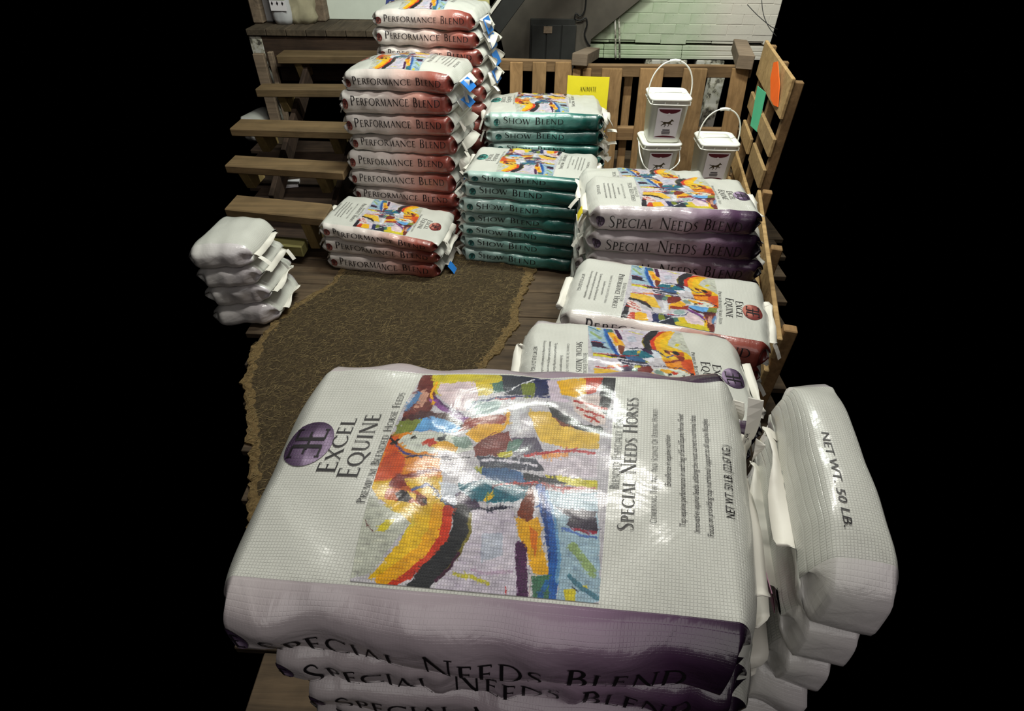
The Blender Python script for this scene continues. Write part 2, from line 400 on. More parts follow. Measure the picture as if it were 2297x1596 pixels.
# ------------------------------------------------------------------ the printed picture (abstract riders), as colours on a fine print grid
def homog(src, dst):
    A = []
    for (x, y), (u, v) in zip(src, dst):
        A.append([x, y, 1, 0, 0, 0, -u*x, -u*y, -u]); A.append([0, 0, 0, x, y, 1, -v*x, -v*y, -v])
    return np.linalg.svd(np.array(A, float))[2][-1].reshape(3, 3)
HOM = homog([(0, 1), (1, 1), (1, 0), (0, 0)], [(555, 66), (1765, 66), (1645, 1520), (-110, 1460)])
rngs = np.random.RandomState(3)
_L = rngs.rand(64, 64)
def vnoise(x, y):
    xi = np.floor(x).astype(int); yi = np.floor(y).astype(int); fx = x-xi; fy = y-yi
    fx = fx*fx*(3-2*fx); fy = fy*fy*(3-2*fy)
    g = lambda a, b: _L[a % 64, b % 64]
    return (g(xi, yi)*(1-fx)+g(xi+1, yi)*fx)*(1-fy)+(g(xi, yi+1)*(1-fx)+g(xi+1, yi+1)*fx)*fy
PAINT = [
 ('g', (200, 196, 202), [(-200, 60), (1800, 60), (1700, 1540), (-200, 1500)]),
 ('g', (104, 48, 44), [(540, 60), (720, 60), (640, 230), (600, 330), (420, 395), (510, 210)]),
 ('g', (96, 134, 176), [(520, 190), (560, 200), (490, 300), (440, 340)]),
 ('g', (196, 150, 132), [(560, 170), (600, 200), (560, 300), (500, 320)]),
 ('g', (205, 190, 60), [(610, 60), (1060, 60), (1035, 150), (960, 205), (860, 180), (640, 210)]),
 ('g', (228, 208, 214), [(670, 130), (880, 120), (900, 230), (850, 330), (760, 305), (680, 245), (650, 180)]),
 ('g', (215, 190, 50), [(880, 110), (985, 100), (975, 200), (900, 220)]),
 ('g', (150, 170, 170), [(860, 250), (960, 230), (1040, 250), (1020, 320), (880, 340)]),
 ('g', (70, 110, 100), [(975, 130), (1060, 100), (1180, 120), (1130, 180), (1000, 185)]),
 ('g', (36, 40, 56), [(1040, 60), (1270, 60), (1240, 205), (1060, 205)]),
 ('g', (112, 122, 40), [(1165, 130), (1260, 110), (1240, 225), (1180, 235)]),
 ('g', (34, 42, 84), [(1240, 70), (1350, 70), (1330, 195), (1250, 225)]),
 ('g', (218, 204, 218), [(1325, 80), (1405, 66), (1425, 200), (1480, 240), (1350, 240)]),
 ('g', (226, 176, 30), [(1395, 80), (1600, 60), (1585, 170), (1500, 198), (1420, 180)]),
 ('g', (182, 62, 40), [(1570, 60), (1695, 60), (1640, 165), (1575, 180)]),
 ('g', (226, 212, 208), [(1480, 200), (1720, 170), (1695, 370), (1640, 395), (1500, 295)]),
 ('g', (30, 25, 35), [(1685, 60), (1790, 60), (1740, 180), (1710, 320), (1655, 270)]),
 ('s', (170, 40, 30), 16, [(1500, 225), (1600, 240), (1710, 270)]), ('s', (160, 40, 34), 14, [(1520, 265), (1690, 320)]),
 ('s', (170, 50, 40), 14, [(1560, 310), (1660, 360)]),
 ('s', (132, 72, 142), 36, [(615, 240), (680, 300), (780, 360), (860, 395)]), ('s', (84, 40, 96), 16, [(630, 220), (700, 290), (800, 340)]),
 ('s', (230, 172, 40), 16, [(650, 120), (612, 200), (625, 265)]),
 ('g', (64, 24, 30), [(430, 372), (560, 330), (700, 335), (790, 400), (830, 445), (700, 392), (420, 398)]),
 ('g', (112, 168, 218), [(490, 470), (555, 388), (640, 365), (745, 400), (810, 445), (700, 475), (600, 460)]),
 ('g', (120, 130, 60), [(410, 395), (560, 388), (500, 465), (380, 480)]),
 ('g', (218, 140, 42), [(330, 480), (500, 470), (430, 560), (640, 620), (640, 770), (180, 810), (220, 700)]),
 ('g', (196, 84, 42), [(250, 690), (350, 560), (430, 640), (380, 770), (210, 790)]),
 ('g', (206, 92, 40), [(330, 480), (400, 500), (400, 590), (300, 640)]),
 ('g', (222, 226, 216), [(395, 535), (430, 492), (520, 470), (640, 472), (740, 488), (850, 530), (862, 572), (760, 602), (720, 600), (640, 606), (500, 602), (430, 574)]),
 ('g', (222, 168, 50), [(570, 530), (700, 528), (765, 560), (740, 592), (640, 592)]),
 ('g', (186, 60, 40), [(548, 532), (600, 510), (640, 542), (590, 572)]),
 ('g', (132, 152, 142), [(730, 500), (820, 490), (862, 540), (800, 572), (740, 550)]),
 ('g', (24, 24, 26), [(478, 510), (500, 498), (526, 508), (498, 522)]), ('g', (30, 30, 40), [(640, 510), (680, 490), (690, 520), (650, 530)]),
 ('s', (72, 72, 132), 20, [(388, 560), (430, 612), (530, 634)]), ('s', (28, 24, 40), 10, [(430, 640), (560, 625), (700, 640), (830, 625)]),
 ('s', (20, 18, 22), 18, [(350, 510), (384, 542)]), ('s', (20, 18, 22), 12, [(350, 545), (400, 520)]),
 ('g', (142, 52, 36), [(770, 470), (830, 370), (900, 360), (1075, 330), (1060, 395), (900, 412)]),
 ('g', (226, 172, 45), [(805, 475), (900, 405), (1060, 400), (1082, 295), (1098, 330), (1072, 420), (960, 525), (880, 522)]),
 ('g', (112, 42, 36), [(950, 485), (1085, 440), (1100, 540), (1000, 605), (870, 612), (860, 562)]),
 ('g', (228, 228, 232), [(1128, 262), (1192, 250), (1202, 312), (1152, 332), (1165, 440), (1108, 462), (1100, 380)]),
 ('g', (222, 184, 72), [(1205, 320), (1340, 308), (1420, 372), (1660, 440), (1655, 530), (1450, 542), (1290, 502), (1250, 420)]),
 ('g', (28, 24, 30), [(1318, 248), (1400, 298), (1540, 372), (1680, 395), (1670, 440), (1500, 415), (1360, 335)]),
 ('g', (120, 60, 40), [(1350, 330), (1500, 410), (1420, 400)]),
 ('s', (58, 60, 104), 13, [(830, 312), (900, 250), (1050, 218), (1340, 215)]), ('s', (236, 236, 240), 8, [(860, 292), (950, 247), (1080, 240)]),
 ('s', (180, 60, 60), 8, [(1000, 235), (1125, 226)]), ('s', (235, 235, 240), 8, [(1060, 190), (1180, 120), (1250, 90)]),
 ('g', (80, 70, 92), [(1100, 480), (1260, 470), (1300, 560), (1200, 602), (1100, 592)]),
 ('g', (92, 122, 112), [(1080, 500), (1180, 488), (1140, 562), (1060, 582)]),
 ('g', (192, 182, 50), [(1005, 582), (1105, 568), (1082, 615), (1018, 615)]),
 ('g', (226, 162, 100), [(1285, 582), (1455, 566), (1465, 622), (1300, 642)]),
 ('s', (172, 42, 52), 18, [(1180, 600), (1400, 555), (1620, 560)]),
 ('g', (216, 206, 216), [(1240, 622), (1640, 572), (1635, 715), (1300, 722)]),
 ('g', (60, 60, 76), [(870, 612), (1250, 615), (1300, 700), (900, 690)]), ('s', (220, 215, 225), 16, [(900, 640), (1050, 640), (1250, 660)]),
 ('g', (226, 186, 50), [(180, 805), (640, 755), (640, 900), (700, 965), (560, 1135), (400, 1285), (150, 1420), (20, 1440), (300, 1200), (400, 1080), (300, 985), (200, 900)]),
 ('g', (196, 198, 186), [(-200, 900), (190, 860), (230, 950), (330, 1000), (390, 1070), (280, 1180), (60, 1400), (-250, 1480)]),
 ('s', (206, 180, 60), 14, [(250, 960), (310, 1000), (400, 1010)]), ('s', (214, 190, 62), 18, [(420, 1000), (400, 1080), (330, 1160)]),
 ('g', (200, 186, 50), [(185, 1095), (240, 1050), (300, 1040), (222, 1132), (158, 1130)]),
 ('s', (100, 60, 60), 7, [(95, 1062), (110, 1100), (135, 1140)]),
 ('g', (122, 36, 26), [(300, 805), (340, 762), (500, 722), (645, 703), (622, 728), (460, 762), (400, 782), (425, 850), (485, 872), (440, 884), (360, 852), (295, 832)]),
 ('g', (182, 92, 36), [(252, 905), (282, 848), (332, 838), (420, 828), (482, 868), (524, 900), (522, 944), (482, 952), (440, 932), (330, 922), (278, 922)]),
 ('g', (32, 24, 30), [(328, 882), (370, 842), (412, 858), (432, 902), (402, 932), (340, 927)]),
 ('g', (112, 52, 26), [(455, 882), (522, 890), (524, 946), (468, 948)]), ('g', (20, 16, 18), [(490, 900), (520, 905), (515, 935), (492, 930)]),
 ('g', (228, 192, 80), [(398, 850), (462, 880), (452, 912), (420, 892)]),
 ('s', (62, 82, 142), 14, [(440, 852), (540, 812), (605, 850)]),
 ('g', (64, 98, 138), [(850, 695), (1050, 688), (1190, 720), (1210, 792), (950, 782)]),
 ('g', (40, 106, 122), [(738, 800), (800, 758), (950, 768), (1190, 798), (1175, 880), (1050, 912), (850, 912), (760, 862)]),
 ('g', (226, 223, 231), [(738, 792), (780, 720), (860, 708), (925, 750), (850, 782), (780, 802)]),
 ('g', (152, 152, 60), [(858, 690), (912, 688), (902, 732)]),
 ('g', (212, 217, 227), [(618, 790), (722, 800), (782, 862), (762, 942), (700, 952), (618, 902)]),
 ('g', (50, 24, 62), [(708, 872), (752, 850), (852, 912), (872, 962), (738, 962)]),
 ('s', (24, 26, 48), 24, [(585, 850), (620, 915), (700, 962), (900, 962), (1100, 918)]), ('s', (40, 84, 130), 12, [(600, 880), (640, 940), (740, 985)]),
 ('g', (222, 182, 50), [(888, 902), (970, 830), (962, 872), (910, 917)]),
 ('s', (90, 26, 40), 16, [(960, 822), (1010, 792), (1250, 796), (1620, 792)]),
 ('g', (230, 230, 236), [(930, 910), (1100, 900), (1140, 878), (1152, 902), (1110, 932), (940, 920)]),
 ('g', (206, 196, 62), [(1300, 718), (1640, 738), (1635, 802), (1350, 764)]),
 ('g', (28, 28, 40), [(1160, 715), (1350, 738), (1450, 770), (1300, 782), (1170, 762)]),
 ('s', (168, 46, 46), 13, [(1010, 796), (1250, 775), (1420, 800), (1620, 790)]),
 ('s', (190, 60, 36), 64, [(655, 975), (625, 1080), (560, 1200), (450, 1305), (300, 1400), (150, 1470)]),
 ('s', (228, 168, 40), 74, [(585, 970), (535, 1120), (430, 1250), (260, 1365), (110, 1450)]),
 ('s', (32, 33, 38), 112, [(745, 985), (722, 1100), (640, 1225), (500, 1350), (340, 1500)]),
 ('s', (122, 112, 50), 22, [(798, 990), (775, 1120), (695, 1250), (560, 1385)]), ('s', (60, 24, 48), 22, [(690, 1250), (600, 1350), (500, 1430)]),
 ('g', (208, 200, 212), [(812, 965), (1082, 955), (1092, 1100), (1082, 1560), (420, 1540), (560, 1400), (702, 1260), (806, 1080)]),
 ('g', (186, 190, 204), [(860, 1120), (1000, 1100), (980, 1250), (830, 1300)]), ('s', (190, 170, 190), 20, [(760, 1350), (880, 1370), (1040, 1340)]),
 ('s', (198, 190, 80), 26, [(640, 1385), (760, 1395), (860, 1430)]), ('s', (180, 60, 60), 10, [(985, 1450), (982, 1500)]),
 ('g', (222, 168, 45), [(1083, 1000), (1170, 1008), (1245, 998), (1262, 1200), (1305, 1352), (1190, 1352), (1130, 1200)]),
 ('g', (216, 122, 40), [(1180, 1040), (1232, 1100), (1214, 1260), (1190, 1180)]),
 ('g', (112, 50, 26), [(1096, 985), (1190, 808), (1222, 820), (1232, 985), (1170, 1025)]),
 ('g', (166, 190, 204), [(1325, 825), (1640, 815), (1660, 1510), (1500, 1540), (1350, 1530), (1380, 1200), (1340, 980)]),
 ('s', (44, 94, 164), 66, [(1268, 815), (1298, 980), (1330, 1150), (1330, 1300), (1312, 1540)]), ('s', (110, 156, 196), 22, [(1310, 830), (1350, 1000), (1375, 1200), (1352, 1400)]),
 ('s', (24, 60, 120), 24, [(1275, 850), (1290, 1000), (1300, 1250)]), ('s', (226, 222, 228), 28, [(1225, 812), (1245, 900), (1222, 985)]),
 ('g', (34, 20, 46), [(1348, 915), (1440, 932), (1630, 940), (1635, 1062), (1500, 1052), (1425, 1042), (1455, 980)]),
 ('g', (132, 22, 52), [(1450, 1050), (1632, 1062), (1632, 1086), (1480, 1068)]), ('s', (90, 120, 180), 16, [(1400, 1060), (1520, 1095), (1630, 1110)]),
 ('s', (66, 18, 66), 80, [(1112, 1195), (1108, 1350), (1092, 1580)]), ('s', (216, 196, 196), 9, [(1150, 1225), (1172, 1350), (1145, 1520)]),
 ('g', (66, 108, 84), [(1170, 1362), (1300, 1352), (1290, 1560), (1185, 1560)]), ('s', (44, 100, 150), 34, [(1280, 1400), (1230, 1500), (1200, 1570)]),
 ('g', (206, 192, 60), [(1400, 1440), (1484, 1436), (1470, 1560), (1410, 1560)]), ('g', (206, 192, 60), [(1500, 1420), (1560, 1410), (1560, 1470)]),
 ('s', (150, 172, 122), 62, [(1470, 1170), (1600, 1330)]), ('s', (84, 124, 140), 32, [(1438, 1350), (1520, 1430), (1640, 1490)]),
 ('s', (30, 30, 50), 9, [(1460, 1425), (1495, 1450)]),
]
def paint(P, Q):
    """P 0..1 from the emblem end, Q 0..1 across; returns linear rgb"""
    X = HOM[0, 0]*P+HOM[0, 1]*Q+HOM[0, 2]; Y = HOM[1, 0]*P+HOM[1, 1]*Q+HOM[1, 2]; Z = HOM[2, 0]*P+HOM[2, 1]*Q+HOM[2, 2]
    X = X/Z; Y = Y/Z
    X0, Y0 = X, Y
    base = paint_base(X0, Y0, X0, Y0)
    wa = (vnoise(X0/170+3, Y0/170)-.5)*3.4 - .4; ca, sa = np.cos(np.round(wa*2)/2), np.sin(np.round(wa*2)/2)
    U = X0*ca+Y0*sa; Vv = -X0*sa+Y0*ca
    for (su, sv, jj, thr) in ((46, 12, 12, .66), (22, 7, 8, .66)):
        r0 = np.floor(Vv/sv); off = vnoise(r0*7.3+.5, r0*0+3.3)*su
        cu = (np.floor((U+off)/su)+.5)*su-off; cv = (r0+.5)*sv
        jx = (vnoise(cu*.91, cv*.77)-.5)*2*jj; jy = (vnoise(cu*.71+31, cv*.93+7)-.5)*2*jj
        Xc = cu*ca-cv*sa+jx; Yc = cu*sa+cv*ca+jy
        dab = paint_base(Xc, Yc, X0, Y0); m = vnoise(cu*1.37+11, cv*1.19+3) > thr
        base[m] = dab[m]*.6+base[m]*.4
    col = base
    br = vnoise(X0/60, Y0/14)*.5 + vnoise(X0/40, Y0/40)*.5
    col = col*(.86+.26*br)[..., None]
    h = vnoise(X0/40+40, Y0/16+11)
    col = col + np.clip((h-.7)*4, 0, 1)[..., None]*np.array([16, 15, 12]) - np.clip((.3-h)*4, 0, 1)[..., None]*np.array([20, 22, 18])
    g_ = col.mean(-1, keepdims=True); col = (g_+(col-g_)*1.18)*.93
    return s2l(np.clip(col, 0, 255)/255)
def paint_base(X, Y, X0, Y0):
    X = X + 12*(vnoise(X0/46, Y0/46)-.5) + 7*(vnoise(X0/17+9, Y0/17)-.5)
    Y = Y + 12*(vnoise(X0/46+30, Y0/46)-.5) + 7*(vnoise(X0/17+5, Y0/17+7)-.5)
    col = np.zeros(X.shape+(3,)); col[:] = (205, 200, 205)
    for it in PAINT:
        c = np.array(it[1], float)
        if it[0] == 'g':
            q = it[2]; ins = np.zeros(X.shape, bool); j = len(q)-1
            for i in range(len(q)):
                xi, yi = q[i]; xj, yj = q[j]
                if yi != yj:
                    ins ^= ((yi > Y) != (yj > Y)) & (X < (xj-xi)*(Y-yi)/(yj-yi)+xi)
                j = i
            col[ins] = c
        else:
            q = it[3]; d = np.full(X.shape, 1e9)
            for (x0, y0), (x1, y1) in zip(q[:-1], q[1:]):
                dx, dy = x1-x0, y1-y0; t = np.clip(((X-x0)*dx+(Y-y0)*dy)/(dx*dx+dy*dy), 0, 1)
                d = np.minimum(d, np.hypot(X-x0-t*dx, Y-y0-t*dy))
            col[d < it[2]/2] = c
    return col

# ------------------------------------------------------------------ feed bags
class Bag:
    def __init__(s, B, T, seed, r=.2, bulge=.0, sag=0., amp=.003, e0=.87, g=.5, lip=.07, bias=0., cut=.04):
        s.cut = cut
        s.B = np.array(B, float); s.T = np.array(T, float); s.r = r; s.bulge = bulge; s.amp = amp; s.e0 = e0; s.g = g; s.lip = lip; s.bias = bias; s.sag = sag
        R = np.random.RandomState(seed); s.k = R.normal(size=(9, 3))*np.array([[22, 24, 4]]); s.k[5:] *= 2.6; s.ph = R.rand(9)*6.28; s.a = np.array([1]*5+[.35]*4)*1.0
        s.L = np.linalg.norm(s.T[1]-s.T[0]); s.W = np.linalg.norm(s.T[3]-s.T[0]); s.H = np.linalg.norm(s.T[0]-s.B[0])
    def map(s, u, v, w):
        u, v, w = np.broadcast_arrays(np.asarray(u, float), np.asarray(v, float), np.asarray(w, float))
        e = np.clip((np.abs(u)-s.e0)/(1-s.e0), 0, 1)
        hf = s.lip+(1-s.lip)*np.clip(1-e**1.6, 0, 1)**.8
        wn = s.bias*e + w*hf
        vv = v - np.sign(v)*s.g*e**1.2*np.clip(1-w*w, 0, 1)*np.clip((np.abs(v)-.5)/.5, 0, 1)
        uu = u - .03*np.sign(u)*e*(v*v)*0 
        wn = wn + s.bulge*(1-np.abs(u)**2.5)*(1-np.clip(np.abs(v), 0, 1)**2.5)*(w > 0)*np.abs(w)**2*2
        wn = wn - s.sag*(np.abs(u)**3)*(w > -.99)
        uu = u - np.sign(u)*s.cut*e*np.abs(v)**6
        a = (uu+1)/2; b = (vv+1)/2; c = (wn+1)/2
        def quad(Q): return Q[0]*((1-a)*(1-b))[..., None]+Q[1]*(a*(1-b))[..., None]+Q[2]*(a*b)[..., None]+Q[3]*((1-a)*b)[..., None]
        p = quad(s.B)*(1-c)[..., None]+quad(s.T)*c[..., None]
        x = np.stack([u*s.L/2, v*s.W/2, w*s.H/2*3], -1)
        n = sum(s.a[i]*np.sin(x @ s.k[i] + s.ph[i] + 1.3*np.sin(x @ s.k[(i+3) % 9]*.5)) for i in range(9))
        amp = s.amp*(.45+.55*np.clip((np.abs(v)-.6)/.4, 0, 1)+1.2*e)
        ctr = p - (quad(s.B)*.5+quad(s.T)*.5)
        side = (s.T[3]-s.T[0])/s.W
        out = side*np.sign(v)[..., None]*np.clip((np.abs(v)-.7)/.3, 0, 1)[..., None] + np.array([0, 0, 1.])*(np.sign(w)*np.abs(w)**3)[..., None]*.6
        return p + out*(n*amp)[..., None]
    def side(s, fr, w, sg=-1): return s.map(2*fr-1, sg*(1-s.r*np.abs(w)**5), w)
    def top(s, fr, y): return s.map(2*fr-1, (2*y-1)*(1-s.r), np.ones_like(np.asarray(fr, float)))
    def off(s, fn, a, b, eps):
        p = fn(a, b); h = 2e-3
        n = np.cross(fn(a+h, b)-fn(a-h, b), fn(a, b+h)-fn(a, b-h)); n /= (np.linalg.norm(n, axis=-1)[..., None]+1e-12)
        return p+n*eps

def sack_mesh(b, nu, ns, nt):
    us = np.concatenate([np.linspace(-1, -b.e0, nu//6+3)[:-1], np.linspace(-b.e0, b.e0, nu), np.linspace(b.e0, 1, nu//6+3)[1:]])
    ring = []; reg = []
    for w in np.linspace(-1, 1, ns+1)[:-1]: ring.append((-(1-b.r*abs(w)**5), w)); reg.append(0 if w < getattr(b, 'wrap', 2) else 4)
    for v in np.linspace(-1, 1, nt+1)[:-1]: ring.append((v*(1-b.r), 1.)); reg.append(1)
    for w in np.linspace(1, -1, ns+1)[:-1]: ring.append((1-b.r*abs(w)**5, w)); reg.append(2)
    for v in np.linspace(1, -1, nt+1)[:-1]: ring.append((v*(1-b.r), -1.)); reg.append(3)
    ring = np.array(ring); n = len(ring); U = np.repeat(us, n); VW = np.tile(ring, (len(us), 1))
    P = b.map(U, VW[:, 0], VW[:, 1])
    F = []; mi = []; uv = []
    wd = b.W; hh = b.H*1.4
    for i in range(len(us)-1):
        for k in range(n):
            k2 = (k+1) % n; F.append((i*n+k, i*n+k2, (i+1)*n+k2, (i+1)*n+k)[::-1]); mi.append(1 if reg[k] in (0, 2) else 0)
            def cy(kk, first):
                v, w = ring[kk % n]
                return {0: w*hh/2, 4: w*hh/2, 1: hh+v*wd/2, 2: 2*hh+w*hh/2, 3: -hh-v*wd/2}[first]
            a0, a1 = cy(k, reg[k]), cy(k+1, reg[k]); x0, x1 = us[i]*b.L/2, us[i+1]*b.L/2
            uv += [(x1, a0), (x1, a1), (x0, a1), (x0, a0)]
    F.append(tuple(range(n))); F.append(tuple(range((len(us)-1)*n, len(us)*n))[::-1]); mi += [0, 0]; uv += [(0, 0)]*(2*n)
    return P, F, mi, uv, (U+1)/2, len(us), n
def emblem(b, fn, cx, cy, rx, ry, parent, kind, rotM, label=None, res=9):
    """printed ball with a two-armed monogram; rotM maps page axes to (a,b) of fn"""
    cols = {'red': ((196, 128, 112), (96, 28, 26)), 'green': ((96, 168, 156), (14, 74, 72)), 'purple': ((168, 148, 176), (48, 30, 56))}[kind]
    rr = np.linspace(0, 1, res); aa = np.linspace(0, 2*np.pi, 29)[:-1]
    X = [0.]; Y = [0.]; 
    for r_ in rr[1:]:
        X += list(r_*np.cos(aa)); Y += list(r_*np.sin(aa))
    X = np.array(X); Y = np.array(Y); A = np.stack([X*rx, Y*ry], 1) @ rotM.T + np.array([cx, cy])
    P = b.off(fn, A[:, 0], A[:, 1], .0012); n = len(aa); F = [(0, 1+k, 1+(k+1) % n) for k in range(n)]
    for i in range(res-2):
        for k in range(n): F.append((1+i*n+k, 1+(i+1)*n+k, 1+(i+1)*n+(k+1) % n, 1+i*n+(k+1) % n))
    me = mesh('emblem', P, F, True)
    l = np.clip(np.hypot(X+.25, Y+.35), 0, 1.15)/1.15; c0, c1 = np.array(cols[0]), np.array(cols[1])
    g = 1-np.abs(l-.45)*1.6; g = np.clip(np.where(Y < 0, g, g*.5), 0, 1)[:, None]
    col = s2l((c1*(1-g)+c0*g)/255)
    ca = me.color_attributes.new('paint', 'FLOAT_COLOR', 'POINT'); ca.data.foreach_set('color', np.concatenate([col, np.ones((len(X), 1))], 1).ravel())
    lay = me.uv_layers.new(name='UVMap'); idx = np.array([l_.vertex_index for l_ in me.loops]); lay.data.foreach_set('uv', (np.stack([X, Y], 1)*.03)[idx].ravel())
    e = obj('emblem', me, parent, [MS['ball']], label)
    V = []; Fm = []
    for sg in (-1, 1):
        glyph_strokes([_l(sg*.16, -.62, sg*.16, .62, .15), _l(sg*.16, .6, sg*.62, .6, .09), _l(sg*.16, .05, sg*.5, .05, .08), _l(sg*.16, -.6, sg*.6, -.6, .08), _l(sg*.62, .68, sg*.62, .45, .06), _l(sg*.6, -.68, sg*.6, -.48, .06)], .3, V, Fm, 0, 1)
    glyph_strokes([_l(-.3, .0, .3, .0, .1)], .3, V, Fm, 0, 1)
    V = np.array(V); A = np.stack([V[:, 0]*rx, V[:, 1]*ry], 1) @ rotM.T + np.array([cx, cy])
    obj('monogram', mesh('monogram', b.off(fn, A[:, 0], A[:, 1], .0021), Fm), e, [MS['ink']])
    return e
def lay_text(b, fn, geo, org, xdir, ydir, width, height, eps=.0014):
    """geo (cap height 1) placed at org in fn's own coordinates; xdir/ydir unit page axes, sizes in metres"""
    V, F, w = geo; sx = width/w
    A = np.array(org)[None] + (V[:, 0:1]*sx)*np.array(xdir)[None] + (V[:, 1:2]*height)*np.array(ydir)[None]
    return b.off(fn, A[:, 0], A[:, 1], eps), F
def word_objs(name, items, parent):
    """one mesh per printed word"""
    for P, f in items:
        wi = WORDS[id(f)]
        for w in sorted(set(wi)):
            ff = [q for q, k in zip(f, wi) if k == w]; used = sorted({i for q in ff for i in q}); mp = {i: n for n, i in enumerate(used)}
            obj(name, mesh(name, [P[i] for i in used], [tuple(mp[i] for i in q) for q in ff]), parent, [MS['ink']])
def join_text(items):
    V = []; F = []
    for P, f in items:
        o = len(V); V += list(P); F += [tuple(i+o for i in q) for q in f]
    return V, F
NAMES = {'red': 'Performance Blend', 'green': 'Show Blend', 'purple': 'Special Needs Blend'}
SPAN = {'red': (.135, .90), 'green': (.165, .66), 'purple': (.115, .875)}
BALLX = {'red': .085, 'green': .115, 'purple': .065}
HORSE = {'red': 'Performance Horses', 'green': 'Show Horses', 'purple': 'Special Needs Horses'}
def build_bag(b, label, group, kind, face=None, flip=False, res=(36, 8, 12), side_text=True, pic=60, flaps='LR', tags=(), seed=0, strips=True, small_text=True, wtext=None, flen=None):
    base = b.B.mean(0)
    t = thing('feed_bag', base, label, 'feed bag', group)
    P, F, mi, uv, along, nu, n = sack_mesh(b, *res)
    me = mesh('sack', P, F, True); me.polygons.foreach_set('material_index', mi)
    me.uv_layers.new(name='UVMap').data.foreach_set('uv', np.array(uv).ravel())
    me.attributes.new('along', 'FLOAT', 'POINT').data.foreach_set('value', along)
    obj('sack', me, t, [MS['white'], MS[kind]])
    R = random.Random(seed*7+1)
    if side_text and kind in NAMES:
        x0, x1 = SPAN[kind]; L = b.L; w0, wh = wtext or ((-.5, .98) if kind == 'purple' else (-.12, .80))
        P, f = lay_text(b, b.side, text_geo('c', NAMES[kind]), (x0, w0), (1/L, 0), (0, 1), (x1-x0)*L, wh)
        word_objs('side_lettering', [(P, f)], t)
        emblem(b, b.side, BALLX[kind], -.02, .019/L*1.0, .46, t, kind, np.eye(2), res=5)
    if face:
        Y2u = (lambda y: 1-y) if flip else (lambda y: y)
        sg = -1 if flip else 1
        # page axes: text runs along +v (away) for unflipped bags, letters' up points to the emblem end
        fn = b.top; Wp = b.W*(1-b.r)
        def T(kind_, txt, Y, v0, v1, hgt):
            org = (Y2u(Y), v0 if not flip else 1-v0)
            return lay_text(b, fn, text_geo(kind_, txt), org, (0, sg/Wp), (-sg/b.L, 0), (v1-v0)*Wp, hgt)
        nP = pic; p_ = np.linspace(0, 1, nP); q_ = np.linspace(0, 1, nP)
        PP, QQ = np.meshgrid(p_, q_, indexing='ij')
        ya, yb = .272, .702
        # picture edge bows at its emblem side
        yy = ya+(yb-ya)*PP; yy = yy - (1-PP)*.02*np.sin(np.pi*QQ)
        A = Y2u(yy); Bq = QQ if not flip else 1-QQ
        Pt = b.off(fn, A.ravel(), (.012+.976*Bq).ravel(), .0009)
        if not flip: pass
        idx = np.arange(nP*nP).reshape(nP, nP)
        q = np.stack([idx[:-1, :-1], idx[1:, :-1], idx[1:, 1:], idx[:-1, 1:]], -1).reshape(-1, 4)
        me = bpy.data.meshes.new('picture'); me.from_pydata([tuple(x) for x in Pt.tolist()], [], [tuple(x) for x in q.tolist()]); me.update()
        me.polygons.foreach_set('use_smooth', [True]*len(me.polygons))
        col = paint(PP.ravel(), QQ.ravel())
        ca = me.color_attributes.new('paint', 'FLOAT_COLOR', 'POINT'); ca.data.foreach_set('color', np.concatenate([col, np.ones((len(col), 1))], 1).ravel())
        lu = me.uv_layers.new(name='UVMap'); li = np.empty(len(me.loops), int); me.loops.foreach_get('vertex_index', li)
        lu.data.foreach_set('uv', np.stack([PP.ravel()*.33, QQ.ravel()*.36], 1)[li].ravel())
        obj('picture', me, t, [MS['print']])
        rot = np.array([[0, -1/b.L], [1/Wp, 0]])*sg
        emblem(b, fn, Y2u(.092), (.56 if not flip else .44), .042, .033, t, kind, rot, res=9)
        items = [T('c', 'Excel', .170, .415, .70, .0255), T('c', 'Equine', .218, .395, .725, .0275),
                 T('c', 'Premium Blended Horse Feeds', .251, .29, .855, .011),
                 T('c', 'Blended Especially For', .723, .41, .745, .012), T('c', HORSE[kind], .754, .25, .87, .020)]
        word_objs('front_lettering', items, t)
        if small_text:
            items = [T('c', 'Combining The Art And Science Of Feeding Horses', .796, .286, .81, .0085),
                     T('b', 'Excellence in equine nutrition', .822, .435, .675, .0085),
                     T('b', 'Top equine performance in each bag of Excel Equine Horse Feed', .850, .284, .79, .0085),
                     T('b', 'Innovative equine feeds utilizing the most current nutritional data', .876, .267, .785, .0085),
                     T('b', 'Focus on providing top nutritional support to all equine lifestyles', .901, .257, .77, .0085),
                     T('b', 'NET WT. 50 LB. (22.67 KG.)', .943, .333, .64, .012)]
            V, f = join_text(items); so = obj('small_lettering', mesh('small_lettering', V, f), t, [MS['ink']]); so['kind'] = 'stuff'
    # stitched ends
    zc = np.array([0, 0, 1.])
    for sd in flaps:
        sg = -1 if sd == 'L' else 1
        vs = np.linspace(-1, 1, 17); d = (b.T[1]-b.T[0])/b.L*sg
        root = b.map(np.full(17, sg*1.), vs*.98, np.zeros(17)); V = []; 
        fl = (flen or {}).get(sd, .026); a0 = R.uniform(-.6, .5) if fl < .03 else R.uniform(-1.0, -.45); ph = R.uniform(0, 6)
        for j, rr in enumerate((-.004, fl*.46, fl)):
            ang = a0 + .5*np.sin(vs*3+ph) + .25*np.sin(vs*7+ph*2)
            V.append(root + (d[None]*np.cos(ang)[:, None] + zc[None]*np.sin(ang)[:, None])*rr + zc*(.003*math.sin(j*2)))
        V = np.array(V); top = V + zc*.0012 ; allv = np.concatenate([V.reshape(-1, 3), top.reshape(-1, 3)])
        F = []; m = 17
        for j in range(2):
            for k in range(m-1):
                a = j*m+k; F.append((a, a+1, a+m+1, a+m)); o = 3*m; F.append((o+a, o+a+m, o+a+m+1, o+a+1))
